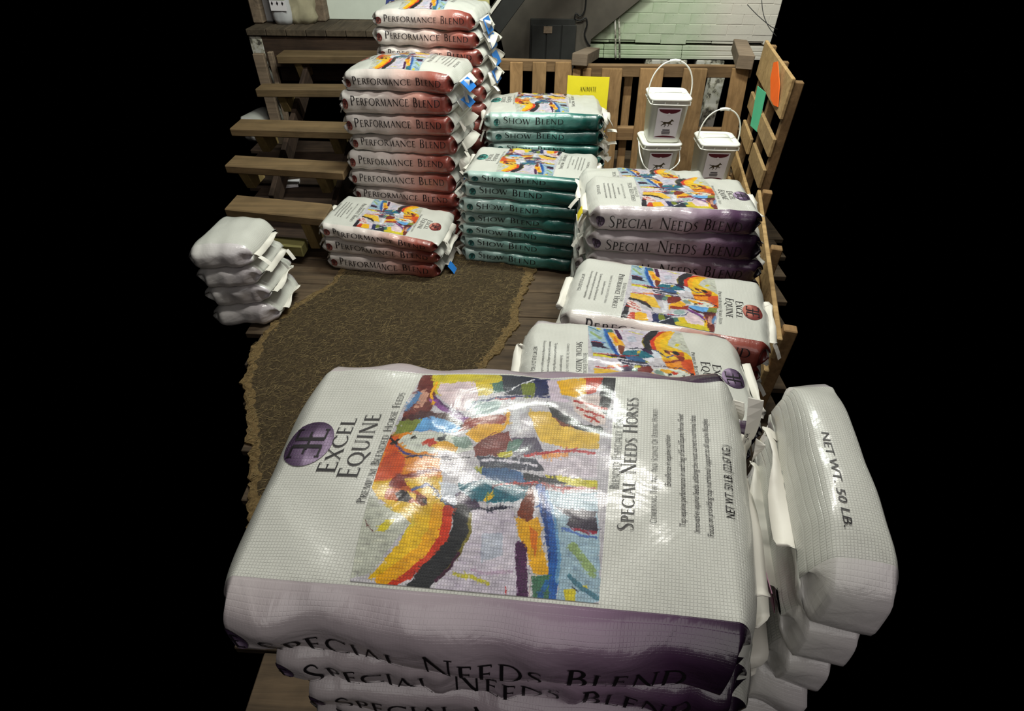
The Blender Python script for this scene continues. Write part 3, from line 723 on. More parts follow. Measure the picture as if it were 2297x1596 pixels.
        for k in range(m-1): F.append((2*m+k, 2*m+k+1, 5*m+k+1, 5*m+k))
        obj('seam_flap', mesh('seam_flap', allv, F, True), t, [MS['flap']])
        if strips and R.random() < .6:
            p0 = V[2][0 if R.random() < .8 else 16]; side = (b.T[3]-b.T[0])/b.W
            dd = d*R.uniform(.2, .9) + zc*R.uniform(-1.0, -.2) - side*.2; dd /= np.linalg.norm(dd)
            ac = side*.7 + d*.5; ac /= np.linalg.norm(ac)
            q = []
            for tt in (0, .33, .66, 1): q += [p0+dd*tt*.05-zc*.012*tt*tt - ac*.010, p0+dd*tt*.05-zc*.012*tt*tt + ac*.010]
            q2 = [x+np.array([0, .0012, .0008]) for x in q]
            F = [(2*i, 2*i+1, 2*i+3, 2*i+2) for i in range(3)]+[(8+2*i, 8+2*i+2, 8+2*i+3, 8+2*i+1) for i in range(3)]+[(0, 2, 10, 8), (2, 4, 12, 10), (4, 6, 14, 12), (1, 9, 11, 3), (3, 11, 13, 5), (5, 13, 15, 7), (6, 7, 15, 14), (0, 8, 9, 1)]
            obj('tear_strip', mesh('tear_strip', q+q2, F), t, [MS['flap']])
    for (sd, mk, v0, w_, l_, a) in tags:
        sg = -1 if sd == 'L' else 1; d = (b.T[1]-b.T[0])/b.L*sg; side = (b.T[3]-b.T[0])/b.W
        r0 = b.map(np.array([sg*.985]), np.array([v0]), np.array([.6]))[0]; V = []
        for i in range(5):
            tt = i/4; c = r0 + d*(.028+l_*1.2*tt*math.cos(a)) + zc*(l_*tt*math.sin(a) - .012*tt*tt)
            V += [c-side*w_*.62, c+side*w_*.62]
        V2 = [x+d*.001+zc*.001 for x in V]
        F = [(2*i, 2*i+1, 2*i+3, 2*i+2) for i in range(4)]+[(10+2*i, 10+2*i+2, 10+2*i+3, 10+2*i+1) for i in range(4)]+[(0, 10, 11, 1), (8, 9, 19, 18)]
        obj('paper_tag', mesh('paper_tag', V+V2, F), t, [MS[mk]], {'blue': 'blue paper tag', 'olive': 'olive green paper tag', 'yellowtag': 'yellow paper tag', 'pinktag': 'pink paper tag', 'flap': 'white paper tag'}[mk])
    return t
def hexbag(A, B, zt, zb, W, seed, o=.03, ext=.02, ztb=None, **kw):
    """A,B crease points of the front edge (xy); zt=(zL,zR) top, zb bottom"""
    A = np.array(A[:2], float); B = np.array(B[:2], float); d = (B-A)/np.linalg.norm(B-A); n = np.array([-d[1], d[0]])
    q = [A-d*ext-n*o, B+d*ext-n*o, B+d*ext+n*(W+o), A-d*ext+n*(W+o)]
    ztb = ztb or zt
    T = [(*q[0], zt[0]), (*q[1], zt[1]), (*q[2], ztb[1]), (*q[3], ztb[0])]
    Bq = [(*q[0], zb[0]), (*q[1], zb[1]), (*q[2], zb[1]), (*q[3], zb[0])]
    r = kw.pop('r', 2*o/(W+2*o))
    return Bag(Bq, T, seed, r=r, **kw)
ORD = ['topmost', 'second from the top', 'third from the top', 'fourth from the top', 'fifth from the top', 'sixth from the top', 'seventh from the top', 'eighth from the top', 'ninth from the top', 'tenth from the top', 'eleventh', 'twelfth', 'thirteenth']
def stack(A, B, seams, W, kind, colour, where, group, seed, flip=False, pic=60, to_floor=True, tags=None, thick=.085, top_kw=None, face='near', hidden_label=None, vis=None, small=True, flaps='LR', flen=None):
    """seams: rows of sight-line pairs for each joint in the front face, top one first"""
    A = np.array(A, float); B = np.array(B, float)
    pts = [(pl(r[0], r[1], A, B), pl(r[2], r[3], A, B)) for r in seams]
    zs = [(a[2], b_[2]) for a, b_ in pts]; xs = [(a[:2], b_[:2]) for a, b_ in pts]
    nvis = len(zs)-1
    if to_floor:
        m = (zs[-1][0]+zs[-1][1])/2; k = max(0, int(round(m/thick)))
        if k == 0: zs[-1] = (.004, .004)
        else:
            for i in range(1, k+1):
                f = 1-i/k; zs.append((max(zs[nvis][0]*f, .004), max(zs[nvis][1]*f, .004))); xs.append(xs[nvis])
    R = random.Random(seed)
    for i in range(len(zs)-1):
        a = (xs[i][0]+xs[i+1][0])/2; b_ = (xs[i][1]+xs[i+1][1])/2
        L = np.linalg.norm(b_-a)
        j = R.uniform(-.006, .006); top = i == 0; hid = i >= (vis or nvis)
        kw = dict(bulge=.22 if top else .04, amp=.003)
        if top and top_kw: kw.update(top_kw)
        g = .0015
        b = hexbag(a+j, b_+j, zs[i], (zs[i+1][0]+g, zs[i+1][1]+g), W, seed*31+i, **kw)
        if hid: lb = hidden_label or ('lower %s bag hidden inside the %s' % (colour, where)); grp = group+', hidden lower ones'
        else: lb = '%s feed bag, %s, %s' % (colour, ORD[i], where); grp = group
        build_bag(b, lb, grp, kind, face=face if top else None, flip=flip, res=((48, 10, 20) if top else (36, 10, 8)) if not hid else (14, 4, 4),
                  side_text=not hid, pic=pic, flaps='' if hid else flaps, tags=(tags or {}).get(i, ()), seed=seed*31+i, small_text=small, flen=flen)

# ================================================================== THE SETTING
def zv(a): return np.array(a, float)
# floor boards, each a part of the floor; they run across the room
floor = thing('floor', (0, 2.5, 0), 'dark worn wooden plank floor', 'floor'); del floor['category']; floor['kind'] = 'structure'
Rf = random.Random(5)
y = 0.12; i = 0
while y < 4.6:
    w = Rf.uniform(.225, .265)
    ym = y+w
    xl = -(.479*((ym-w*.5)*cT+CAMH*sT)); xr = .477*((ym-w*.5)*cT+CAMH*sT)
    if ym > 2.7: xr = min(xr, 1.75)
    cuts = [xl, Rf.uniform(-.5, .9)*(1 if i % 2 else .6), xr]
    for x0, x1 in zip(cuts[:-1], cuts[1:]):
        dz = Rf.uniform(-.0015, .0015); sk = -.045
        P = [(x0+.002, y+.003+sk*x0, -.03), (x1-.002, y+.003+sk*x1, -.03), (x1-.002, y+w-.003+sk*x1, -.03), (x0+.002, y+w-.003+sk*x0, -.03)]
        P += [(a, b, dz) for a, b, c in P]
        board('plank', P, MS['dark'] if (y > 3.0 and x0 < -.9) else MS['floor'], floor, bev=.003)  # planks under the steps get darker wood to imitate the shade there
    y += w; i += 1

# matted fibre sheet lying on the boards
def fibre_mat():
    out = [(-1.0, 3.05), (-1.015, 2.70), (-1.03, 2.60), (-1.10, 2.50), (-1.2, 2.35), (-1.27, 2.05), (-1.22, 1.80), (-1.16, 1.68), (-1.02, 1.35), (-.9, 1.0), (-.7, .75), (-.3, .8), (-.22, 1.3), (-.17, 1.75), (-.113, 1.958), (-.05, 2.05), (-.02, 2.145), (.035, 2.25), (.03, 2.42), (.09, 2.6), (.142, 2.80), (-.1, 2.90), (-.45, 2.98)]
    out = [zv(p) for p in out]; R = random.Random(9); pts = []
    n = len(out)
    for i in range(n):
        a, b = out[i], out[(i+1) % n]; m = max(1, int(np.linalg.norm(b-a)/.02))
        for k in range(m):
            p = a+(b-a)*k/m; pts.append(p + np.array([R.gauss(0, .006), R.gauss(0, .006)]))
    pts = np.array(pts); V = []; F = []; ed = []
    # rings: underside edge, top edge, then inwards
    cen = pts.mean(0); N = len(pts)
    ps_ = sum(np.roll(pts, k, 0) for k in range(-7, 8))/15; tang = np.roll(ps_, -4, 0)-np.roll(ps_, 4, 0); tang /= np.linalg.norm(tang, axis=1)[:, None]
    inn = np.stack([-tang[:, 1], tang[:, 0]], 1)
    area = .5*np.sum(pts[:, 0]*np.roll(pts[:, 1], -1)-np.roll(pts[:, 0], -1)*pts[:, 1])
    if area < 0: inn = -inn
    for off, z, e in ((0, .001, 1), (.002, .010, 1), (.014, .014, .9), (.035, .016, .62), (.07, .017, .3)):
        q = (pts if off < .03 else (pts*.3+ps_*.7))+inn*off
        for p in q: V.append((p[0], p[1], z + (R.uniform(-.003, .003) if 0 < off < .06 else 0))); ed.append(e)
    for r in range(4):
        for k in range(N): F.append((r*N+k, r*N+(k+1) % N, (r+1)*N+(k+1) % N, (r+1)*N+k))
    F.append(tuple(range(4*N, 5*N)))
    import bmesh
    me = mesh('fibre_mat', V, F)
    me.attributes.new('edge', 'FLOAT', 'POINT').data.foreach_set('value', np.array(ed, float))
    bm = bmesh.new(); bm.from_mesh(me); bmesh.ops.recalc_face_normals(bm, faces=bm.faces)
    bmesh.ops.triangulate(bm, faces=[f for f in bm.faces if len(f.verts) > 4]); bm.to_mesh(me); bm.free()
    o = obj('fibre_mat', me, None, [MS['mat']]); tag(o, 'large dark brown fibrous mat with crumbling tan edges lying on the plank floor', 'mat')
    # loose fibres
    V = []; F = []; poly = [tuple(p) for p in pts]
    def inside(x, y):
        c = False; j = len(poly)-1
        for i in range(len(poly)):
            if (poly[i][1] > y) != (poly[j][1] > y) and x < (poly[j][0]-poly[i][0])*(y-poly[i][1])/(poly[j][1]-poly[i][1])+poly[i][0]: c = not c
            j = i
        return c
    cnt = 0
    while cnt < 5200:
        x, y = R.uniform(-1.3, .15), R.uniform(1.2, 3.0)
        if not inside(x, y): continue
        a = R.gauss(.55, .55); L = R.uniform(.012, .04); w = R.uniform(.0005, .0011); k = R.gauss(0, 18); b = len(V); z = .0175
        p = np.array([x, y]); 
        for s in range(4):
            nn = np.array([-math.sin(a), math.cos(a)]); zz = z + .0022*math.sin(s*math.pi/3)
            V += [(*(p+nn*w), zz), (*(p-nn*w), zz)]
            if s: F.append((b+2*s-2, b+2*s-1, b+2*s+1, b+2*s))
            p = p+np.array([math.cos(a), math.sin(a)])*L/3; a += k*L/3
        cnt += 1
    s = obj('straw_fibre', mesh('straw_fibre', V, F), o, [MS['straw']]); s['kind'] = 'stuff'
fibre_mat()

# ------------------------------------------------------------------ painted brick wall at the back
wall = thing('wall_back', (.8, 5.4, 0), 'old painted brick wall with flaking white paint', 'wall'); del wall['category']; wall['kind'] = 'structure'
Rw = random.Random(11)
YW = 5.3; zc0 = .70; row = 0
XL, XR = -.08, 2.16
z = zc0
while z < 1.30:
    x = XL - (.11 if row % 2 else 0)
    while x < XR:
        x0 = max(x, XL); x1 = min(x+.216, XR); 
        if x1-x0 > .03 and not (row == 0 and (1.72 < x < 1.86)):
            dy = Rw.uniform(-.0008, .0008) + (Rw.uniform(0, .012) if row == 0 else 0); zb = z + (Rw.uniform(0, .016) if row == 0 else 0)
            P = [(x0, YW+dy, zb), (x1-.0008, YW+dy, zb+Rw.uniform(-.004, .004)), (x1-.0008, YW+.1, zb), (x0, YW+.1, zb)]
            P += [(a, b, z+.0742) for a, b, c in P]
            board('brick', P, MS['brick'], wall, bev=.003)
        x += .218
    z += .075; row += 1
board('mortar', [(XL, YW+.003, zc0+.03), (XR, YW+.003, zc0+.03), (XR, YW+.09, zc0+.03), (XL, YW+.09, zc0+.03), (XL, YW+.003, 1.3), (XR, YW+.003, 1.3), (XR, YW+.09, 1.3), (XL, YW+.09, 1.3)], MS['brick'], wall, bev=0)
# ledge courses under the crack
for k, (z0, z1) in enumerate(((.655, .69), (.622, .652), (.592, .619))):
    xs = [XL, .75, 1.42, XR]
    for a, b in zip(xs[:-1], xs[1:]):
        P = [(a+.002, YW-.012*k-.004, z0), (b-.002, YW-.012*k-.004, z0+Rw.uniform(-.002, .002)), (b-.002, YW+.1, z0), (a+.002, YW+.1, z0)]
        P += [(p[0], p[1], z1) for p in P]
        board('ledge_course', P, MS['brick'], wall, bev=.003)
for a, b in ((1.12, 1.48), (1.56, 1.80)):
    P = [(a, YW-.03, .535), (b, YW-.03, .535), (b, YW+.08, .535), (a, YW+.08, .535)]; P += [(p[0], p[1], .585) for p in P]
    board('loose_block', P, MS['flaky'], wall, bev=.006)
# dark cabinet against the wall
a = py(1190, 42, 5.2); b = py(1285, 133, 5.2)
cab = thing('wall_cabinet', (a[0]+.2, 5.2, b[2]), 'dark flat wall cabinet with pale tag at top, behind the pallet fence', 'cabinet')
P = [(a[0], 5.2, b[2]-.1), (b[0], 5.2, b[2]-.1), (b[0], 5.29, b[2]-.1), (a[0], 5.29, b[2]-.1)]; P += [(p[0], p[1], a[2]) for p in P]
board('cabinet_body', P, MS['black'], cab)
for k in range(3):
    x0 = a[0]+.012+k*.125; P = [(x0, 5.185, b[2]-.09), (x0+.118, 5.185, b[2]-.09), (x0+.118, 5.2, b[2]-.09), (x0, 5.2, b[2]-.09)]; P += [(p[0], p[1], a[2]-.04) for p in P]
    board('door_panel', P, MS['black'], cab)
P = [(a[0]+.11, 5.18, a[2]-.1), (a[0]+.18, 5.18, a[2]-.1), (a[0]+.18, 5.185, a[2]-.1), (a[0]+.11, 5.185, a[2]-.1)]; P += [(p[0], p[1], a[2]-.05) for p in P]
board('tag_plate', P, MS['grey'], cab, bev=.001)
# black cord down the wall
cp = [py(u, v, 5.2) for u, v in ((1316, -20), (1312, 22), (1302, 36), (1292, 30), (1290, 42), (1302, 46), (1314, 40), (1317, 55), (1311, 75), (1316, 92), (1324, 104))]
o = tube('hanging_cord', cp, .006, MS['cord']); tag(o, 'looped black cord hanging down the painted brick wall', 'cord')
# pipe pair on the wall
for dx in (0, 9):
    o = tube('wall_pipe', [py(1376+dx, -20, 5.24), py(1380+dx, 60, 5.24), py(1381+dx, 133, 5.24)], .007, MS['flaky']); tag(o, 'thin painted vertical pipe on the brick wall, %s of the pair' % ('left' if dx == 0 else 'right'), 'pipe', 'wall pipes')
# sloping board, upper left of the wall, with pale edge
p0 = py(1098, 30, 4.75); p1 = py(1125, -8, 4.75); dirn = (p1-p0)/np.linalg.norm(p1-p0)
sb = thing('stair_carriage', p0, 'sloping dark stair side board with a pale lower edge, top of the wall', 'board')
A_ = p0-dirn*.12; B_ = p1+dirn*.7
beam('carriage_board', A_+zv((.09, 0, .01)), B_+zv((.09, 0, .01)), .04, .16, MS['black'], sb, up=(-dirn[2], 0, dirn[0]))
beam('pale_edge', A_+zv((.0, -.025, 0)), B_+zv((.0, -.025, 0)), .012, .022, MS['flap'], sb, up=(-dirn[2], 0, dirn[0]), bev=.001)
bp = [(1112, 30), (1135, -22), (1462, -22), (1326, 88), (1318, 140), (1135, 140)]  # added dark sheet standing in for the shaded upper left of the wall
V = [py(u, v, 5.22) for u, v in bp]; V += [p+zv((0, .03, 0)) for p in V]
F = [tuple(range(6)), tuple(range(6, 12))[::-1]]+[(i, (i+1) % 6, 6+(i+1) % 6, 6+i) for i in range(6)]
me = mesh('wall_shade_sheet', V, F); fix_normals(me); MS['taupe'] = plain('taupe_shade', hexc(76, 70, 62), .8, .25, 4)
o = obj('wall_shade_sheet', me, None, [MS['taupe']]); tag(o, 'dark taupe panel standing in for shade on the wall, slanted right edge, behind the cabinet', 'panel')
# ------------------------------------------------------------------ platform with its things
def deck_pt(u, v): return pz(u, v, .85)
ZD = .85
deck = thing('loading_platform', (-1.5, 4.95, 0), 'dark timber loading platform behind the steps', 'platform')
fy = 4.88
x = -2.10; k = 0
while x < -.30:
    w = .155; P = [(x, fy-.02, ZD-.045), (x+w-.004, fy-.02, ZD-.045), (x+w-.004+.02, fy+.72, ZD-.045), (x+.02, fy+.72, ZD-.045)]
    P += [(p[0], p[1], ZD+(.002 if k % 2 else 0)) for p in P]
    board('deck_plank', P, MS['deck'], deck); x += w; k += 1
beam('front_beam', (-2.0, fy+.05, ZD-.16), (-.32, fy+.05, ZD-.16), .10, .22, MS['dark'], deck)
beam('front_beam', (-1.95, fy+.12, ZD-.34), (-.32, fy+.12, ZD-.34), .06, .11, MS['dark'], deck)
board('support_post', [(-2.10, fy+.0, 0), (-2.0, fy+.0, 0), (-2.0, fy+.12, 0), (-2.10, fy+.12, 0), (-2.10, fy, ZD-.05), (-2.0, fy, ZD-.05), (-2.0, fy+.12, ZD-.05), (-2.10, fy+.12, ZD-.05)], MS['flaky'], deck)
board('support_post', [(-.45, fy+.1, 0), (-.35, fy+.1, 0), (-.35, fy+.2, 0), (-.45, fy+.2, 0), (-.45, fy+.1, ZD-.05), (-.35, fy+.1, ZD-.05), (-.35, fy+.2, ZD-.05), (-.45, fy+.2, ZD-.05)], MS['dark'], deck)
# white board with a blue star
a = pz(736, 41, ZD+.002); yb = 5.28
a = py(736, 41, yb); b = py(975, 41, yb)
wb = thing('white_board', (a[0], yb, ZD), 'plain white board with blue star standing at the back of the platform', 'board')
P = [(a[0], yb, ZD+.003), (b[0], yb, ZD+.003), (b[0], yb+.02, ZD+.003), (a[0], yb+.02, ZD+.003)]; P += [(p[0]-.01, p[1]+.03, ZD+.42) for p in P]
board('board_panel', P, MS['board'], wb)
cx_, cz_ = py(874, -8, yb-.004)[[0, 2]]; V = []
for k in range(10):
    r_ = .075 if k % 2 == 0 else .03; aa = math.pi/2+k*math.pi/5; V.append((cx_+r_*math.cos(aa), yb+.006, cz_+r_*math.sin(aa)))
V.append((cx_, yb+.004, cz_)); F = [(10, k, (k+1) % 10) for k in range(10)]
MS['starblue'] = plain('star_print', hexc(74, 84, 150), .5, .05)
obj('star', mesh('star', V, F), wb, [MS['starblue']], 'blue five pointed star')
# wooden post on the platform, sack, jug, cartons
def box_at(name, u0, u1, v1, h, y, d, m, lab, cat, lean=0.0, bev=.01):
    a = py(u0, v1, y); b = py(u1, v1, y)
    P = [(a[0], y, ZD+.003), (b[0], y, ZD+.003), (b[0], y+d, ZD+.003), (a[0], y+d, ZD+.003)]; P += [(p[0]+lean, p[1], ZD+h) for p in P]
    o = board(name, P, m, None, bev); tag(o, lab, cat); return o
box_at('timber_post', 705, 731, 42, .5, 5.16, .12, MS['grey'], 'weathered grey timber post between the beige sack and the white board', 'post')
box_at('carton', 566, 590, 46, .4, 5.05, .14, MS['grey'], 'grey brown carton at the left end of the platform', 'box')
box_at('carton', 592, 612, 43, .36, 5.13, .12, MS['jug'], 'pale grey carton standing beside the white jug', 'box')
def softbox(name, c, sx, sy, h, m, top=.8, wob=.01, n=20, lv=8, e=4):
    V = []; F = []
    for j in range(lv+1):
        t = j/lv; f = (1-(1-top)*t**2)*(1 - (.18 if j == 0 else 0)*1 - (.35 if j == lv else 0)); 
        for k in range(n):
            a = 2*math.pi*k/n; ca, sa = math.cos(a), math.sin(a)
            r_ = (abs(ca)**e+abs(sa)**e)**(-1/e)
            V.append((c[0]+sx*r_*ca*f+wob*math.sin(5*t*3+k), c[1]+sy*r_*sa*f+wob*math.cos(k*2.1+t*5), c[2]+h*t))
    for j in range(lv):
        for k in range(n): F.append((j*n+k, j*n+(k+1) % n, (j+1)*n+(k+1) % n, (j+1)*n+k))
    F.append(tuple(range(n))[::-1]); F.append(tuple(range(lv*n, (lv+1)*n)))
    return mesh(name, V, F, True)
a = py(676, 44, 5.08); o = obj('cloth_sack', softbox('cloth_sack', (a[0], 5.13, ZD+.003), .115, .07, .34, MS['sack'], .85), None, [MS['sack']]); tag(o, 'upright beige cloth sack on the platform beside the jug', 'sack')
a = py(632, 46, 5.02); jg = thing('plastic_jug', (a[0], 5.08, ZD), 'white plastic jug with a green and white label on the platform', 'jug')
obj('jug_body', softbox('jug_body', (a[0], 5.08, ZD+.003), .078, .06, .36, MS['jug'], .92, .002, 24, 10, 3), jg, [MS['jug']])
def strip(name, x0, x1, y, z0, z1, m, parent, label=None):
    P = [(x0, y, z0), (x1, y, z0), (x1, y+.003, z0), (x0, y+.003, z0)]; P += [(p[0], p[1], z1) for p in P]
    return board(name, P, m, parent, bev=0, label=label)
strip('jug_label', a[0]-.062, a[0]+.062, 5.012, ZD+.10, ZD+.17, MS['paillabel'], jg)
strip('jug_label', a[0]-.062, a[0]+.062, 5.012, ZD+.172, ZD+.32, MS['jlabel'], jg, 'green upper label')
V = [(a[0]+.02+.045*math.cos(q), 5.009, ZD+.215+.022*math.sin(q)) for q in np.linspace(0, 6.28, 20)[:-1]]
obj('oval_mark', mesh('oval_mark', V, [tuple(range(19))]), jg, [MS['ink']])
for k in range(3):
    c0 = a[0]-.042+.04*k; obj('drop_mark', mesh('drop_mark', [(c0-.008, 5.009, ZD+.150), (c0, 5.009, ZD+.136), (c0+.008, 5.009, ZD+.150), (c0, 5.009, ZD+.165)], [(0, 1, 2, 3)]), jg, [MS['ink']])
# pale yellow boards on the wall above the tallest stack
a = py(1000, 22, 5.25); b = py(1098, 22, 5.25)
P = [(a[0]-.2, 5.25, a[2]-.1), (b[0], 5.25, a[2]-.1), (b[0], 5.29, a[2]-.1), (a[0]-.2, 5.29, a[2]-.1)]; P += [(p[0], p[1], a[2]+.3) for p in P]
o = board('wall_sheet', P, MS['paleyellow'], None); tag(o, 'pale yellow sheet on the wall behind the tallest bag stack', 'board')
P = [(a[0]-.22, 5.2, py(1000, 8, 5.2)[2]), (a[0]+.18, 5.2, py(1000, 8, 5.2)[2]), (a[0]+.18, 5.25, py(1000, 8, 5.2)[2]), (a[0]-.22, 5.25, py(1000, 8, 5.2)[2])]; P += [(p[0], p[1], p[2]+.06) for p in P]
o = board('wall_batten', P, MS['string'], None); tag(o, 'pale wooden batten above the tallest bag stack', 'board')

# ------------------------------------------------------------------ wooden steps
steps = thing('wooden_steps', (-1.4, 2.9, 0), 'open wooden steps with six thick plank treads climbing to the platform', 'steps')
TR = [  # z top, front left px, front right px, back left px, x left, x right
 (.71, (618, 125), (835, 126), (640, 112), None, -.98), (.60, (571, 200), (770, 201), (600, 187), None, -.98),
 (.50, (563, 290), (770, 296), (563, 267), -1.86, -1.02), (.40, (563, 375), (758, 387), (563, 350), -1.78, -1.03),
 (.30, (563, 475), (712, 490), (563, 440), -1.66, -1.06), (.125, (563, 545), (674, 554), (563, 530), -1.62, -1.225)]
tread_front = []
for k, (z_, a, b, c, xl, xr) in enumerate(TR):
    A_, B_ = pz(*a, z_), pz(*b, z_); Cb = pz(*c, z_); dep = max(Cb[1]-A_[1]-(Cb[0]-A_[0])*(B_-A_)[1]/(B_-A_)[0], .1)
    sl = (B_-A_)[1]/(B_-A_)[0]
    x0 = A_[0] if xl is None else xl; x1 = xr
    ya = A_[1]+sl*(x0-A_[0]); yb_ = A_[1]+sl*(x1-A_[0]); th = (.058, .056, .05, .05, .05, .07)[k]
    tread_front.append((z_, ya, sl, x0, dep, th))
    L = x1-x0; m = MS['treadg'] if k == 5 else MS['tread']
    P = [(x0, ya, z_-th), (x1, yb_, z_-th), (x1, yb_+dep, z_-th), (x0, ya+dep, z_-th)]; P += [(p[0], p[1], z_) for p in P]
    board('tread', P, m, steps, bev=.006)
def yfront(k, x): z_, ya, sl, x0, dep, th = tread_front[k]; return ya+sl*(x-x0)
def stringer(x, ks):
    for k in ks:
        z_, ya, sl, x0, dep, th = tread_front[k]; y0 = yfront(k, x); zt = z_-th
        # slanting riser board running down behind the next tread
        yn = yfront(k+1, x)+tread_front[k+1][4] if k < 5 else y0+.05
        zl = tread_front[k+1][0]-.06 if k < 5 else .0
        P = []
        for (yy, zz) in ((y0+.02, zt), (y0+.085, max(zl-.02, .0)), (y0+.26, max(zl-.02, .0)), (y0+.26, zt)): P.append((yy, zz))
        V = [(x, a_, b_) for a_, b_ in P]+[(x+.055, a_, b_) for a_, b_ in P]
        V8 = [V[1], V[5], V[6], V[2], V[0], V[4], V[7], V[3]]
        board('riser_block', V8, MS['string'], steps, bev=.003)
    y0 = yfront(ks[0], x)+.1; z0 = tread_front[ks[0]][0]-.12; y1 = yfront(ks[-1], x)+.12; z1 = .05
    beam('stringer', (x+.075, y0-.02, z0-.03), (x+.075, y1+.12, z1), .035, .14, MS['dark'], steps)
stringer(-1.72, [0, 1, 2, 3])
stringer(-1.22, [0, 1, 2, 3, 4])
stringer(-2.0+.34, [4])
# little block and litter under the steps
a = pz(655, 412, .02); o = board('paper_leaflet', [(a[0]-.06, a[1]-.05, .002), (a[0]+.05, a[1]-.02, .002), (a[0]+.03, a[1]+.09, .002), (a[0]-.08, a[1]+.06, .002), (a[0]-.06, a[1]-.05, .02), (a[0]+.05, a[1]-.02, .02), (a[0]+.03, a[1]+.09, .02), (a[0]-.08, a[1]+.06, .02)], MS['paillabel'], None, .001); tag(o, 'small pale printed leaflet lying in the dark under the steps', 'paper')
# timber crate posts left of the steps
for (u0, v0, u1, v1, w, lab) in ((577, 122, 604, 262, .07, 'broad'), (603, 118, 617, 262, .03, 'narrow')):
    A_ = py(u0, v0, 4.75); B_ = py(u1, v1, 4.75); B2 = A_ + (B_-A_)*(A_[2]/(A_[2]-B_[2]))
    o = beam('fence_post', (A_[0], 4.78, A_[2]), (A_[0], 4.78, 0.0), w*1.2, .05, MS['grey'], None, up=(0, 1, 0)); tag(o, '%s upright timber post left of the upper steps' % lab, 'post')
# partly seen grey and white bag behind the steps at the far left
a = pz(590, 268, .2)
q = hexbag((a[0]-.2, a[1]+.05), (a[0]-.02, a[1]), (.20, .18), (.004, .004), .3, 77, bulge=.15)
build_bag(q, 'grey and white bag behind the wooden steps at the far left', 'bags beside the steps', 'pale', side_text=False, res=(20, 6, 10), strips=False)

# ------------------------------------------------------------------ back fence of two pallets
def upright(parent, u0, u1, vtop, vbot, ytop, ybot, m, t=.02, name='slat', ztop=None):
    a = py(u0, vtop, ytop); b = py(u1, vtop, ytop); dz = a[2]
    def at(x, y, z): return (x, y, z)
    P = [(a[0], ybot, .0+.01), (b[0], ybot, .01), (b[0], ybot+t, .01), (a[0], ybot+t, .01), (a[0], ytop, dz), (b[0], ytop, dz), (b[0], ytop+t, dz), (a[0], ytop+t, dz)]
    return board(name, P, m, parent, bev=.003)
YT, YB = 4.15, 3.98
def fy_(z): return YB+(YT-YB)*z/.8
f1 = thing('pallet_fence', (.25, 4.05, 0), 'wooden pallet standing upright behind the green sided bags, left of the pair', 'pallet', 'upright pallets at the back')
for (u0, u1) in ((1144, 1173), (1195, 1226), (1246, 1284)): upright(f1, u0, u1, 140, 0, YT-.022, YB-.022, MS['pallet'])
a = py(1120, 136, YT); b = py(1283, 142, YT)
beam('rail', (a[0], YT+.03, a[2]-.03), (b[0], YT+.03, a[2]-.035), .05, .07, MS['palletx'], f1)
beam('rail', (a[0], fy_(.4)+.03, .38), (b[0], fy_(.4)+.03, .38), .05, .08, MS['palletx'], f1)
beam('rail', (a[0], YB+.035, .06), (b[0], YB+.035, .06), .05, .09, MS['palletx'], f1)
f2 = thing('pallet_fence', (1.1, 4.05, 0), 'wooden pallet standing upright behind the white pails, right of the pair', 'pallet', 'upright pallets at the back')
for (u0, u1) in ((1285, 1303), (1308, 1327), (1351, 1397), (1437, 1490), (1535, 1588), (1644, 1682)): upright(f2, u0, u1, 154, 0, YT-.022, YB-.022, MS['pallet'])
for (u0, u1) in ((1402, 1420), (1462, 1480)): upright(f2, u0, u1, 170, 0, YT+.09, YB+.09, MS['pallet'])
a = py(1292, 147, YT); b = py(1690, 152, YT)
beam('rail', (a[0], YT+.03, a[2]-.035), (b[0], YT+.03, b[2]-.03), .05, .075, MS['palletx'], f2)
beam('rail', (a[0], fy_(.4)+.03, .36), (b[0], fy_(.4)+.03, .36), .05, .09, MS['palletx'], f2)
beam('rail', (a[0], YB+.035, .06), (b[0], YB+.035, .06), .05, .09, MS['palletx'], f2)
# white flaking post behind the right pallet
a = py(1605, 160, 4.32); o = beam('painted_post', (a[0]+.05, 4.42, a[2]+.02), (a[0]+.02, 4.34, .0), .10, .09, MS['flaky'], None, up=(0, 1, 0)); tag(o, 'old post with flaking white paint behind the right pallet', 'post')
a = py(1535, 300, 4.45); o = beam('painted_post', (a[0]-.03, 4.5, .45), (a[0]-.03, 4.5, .0), .2, .06, MS['flaky'], None, up=(0, 1, 0)); tag(o, 'low white painted block seen between the pallet slats', 'block')
# two beam ends resting on the pallets
def cap_beam(u0, v0, u1, v1, y0, y1, w, h, m, lab, u1b=None):
    a = py(u0, v0, y0); b = py(u1, v1, y1)
    o = beam('beam_end', a, b, w, h, m, None); tag(o, lab, 'beam'); return o
cap_beam(1300, 134, 1330, 118, 4.10, 5.05, .105, .075, MS['grey'], 'weathered square beam end resting on the joint of the two pallets')
cap_beam(1672, 140, 1658, 102, 4.08, 5.0, .105, .085, MS['grey'], 'weathered square beam end resting on the right corner of the pallets')

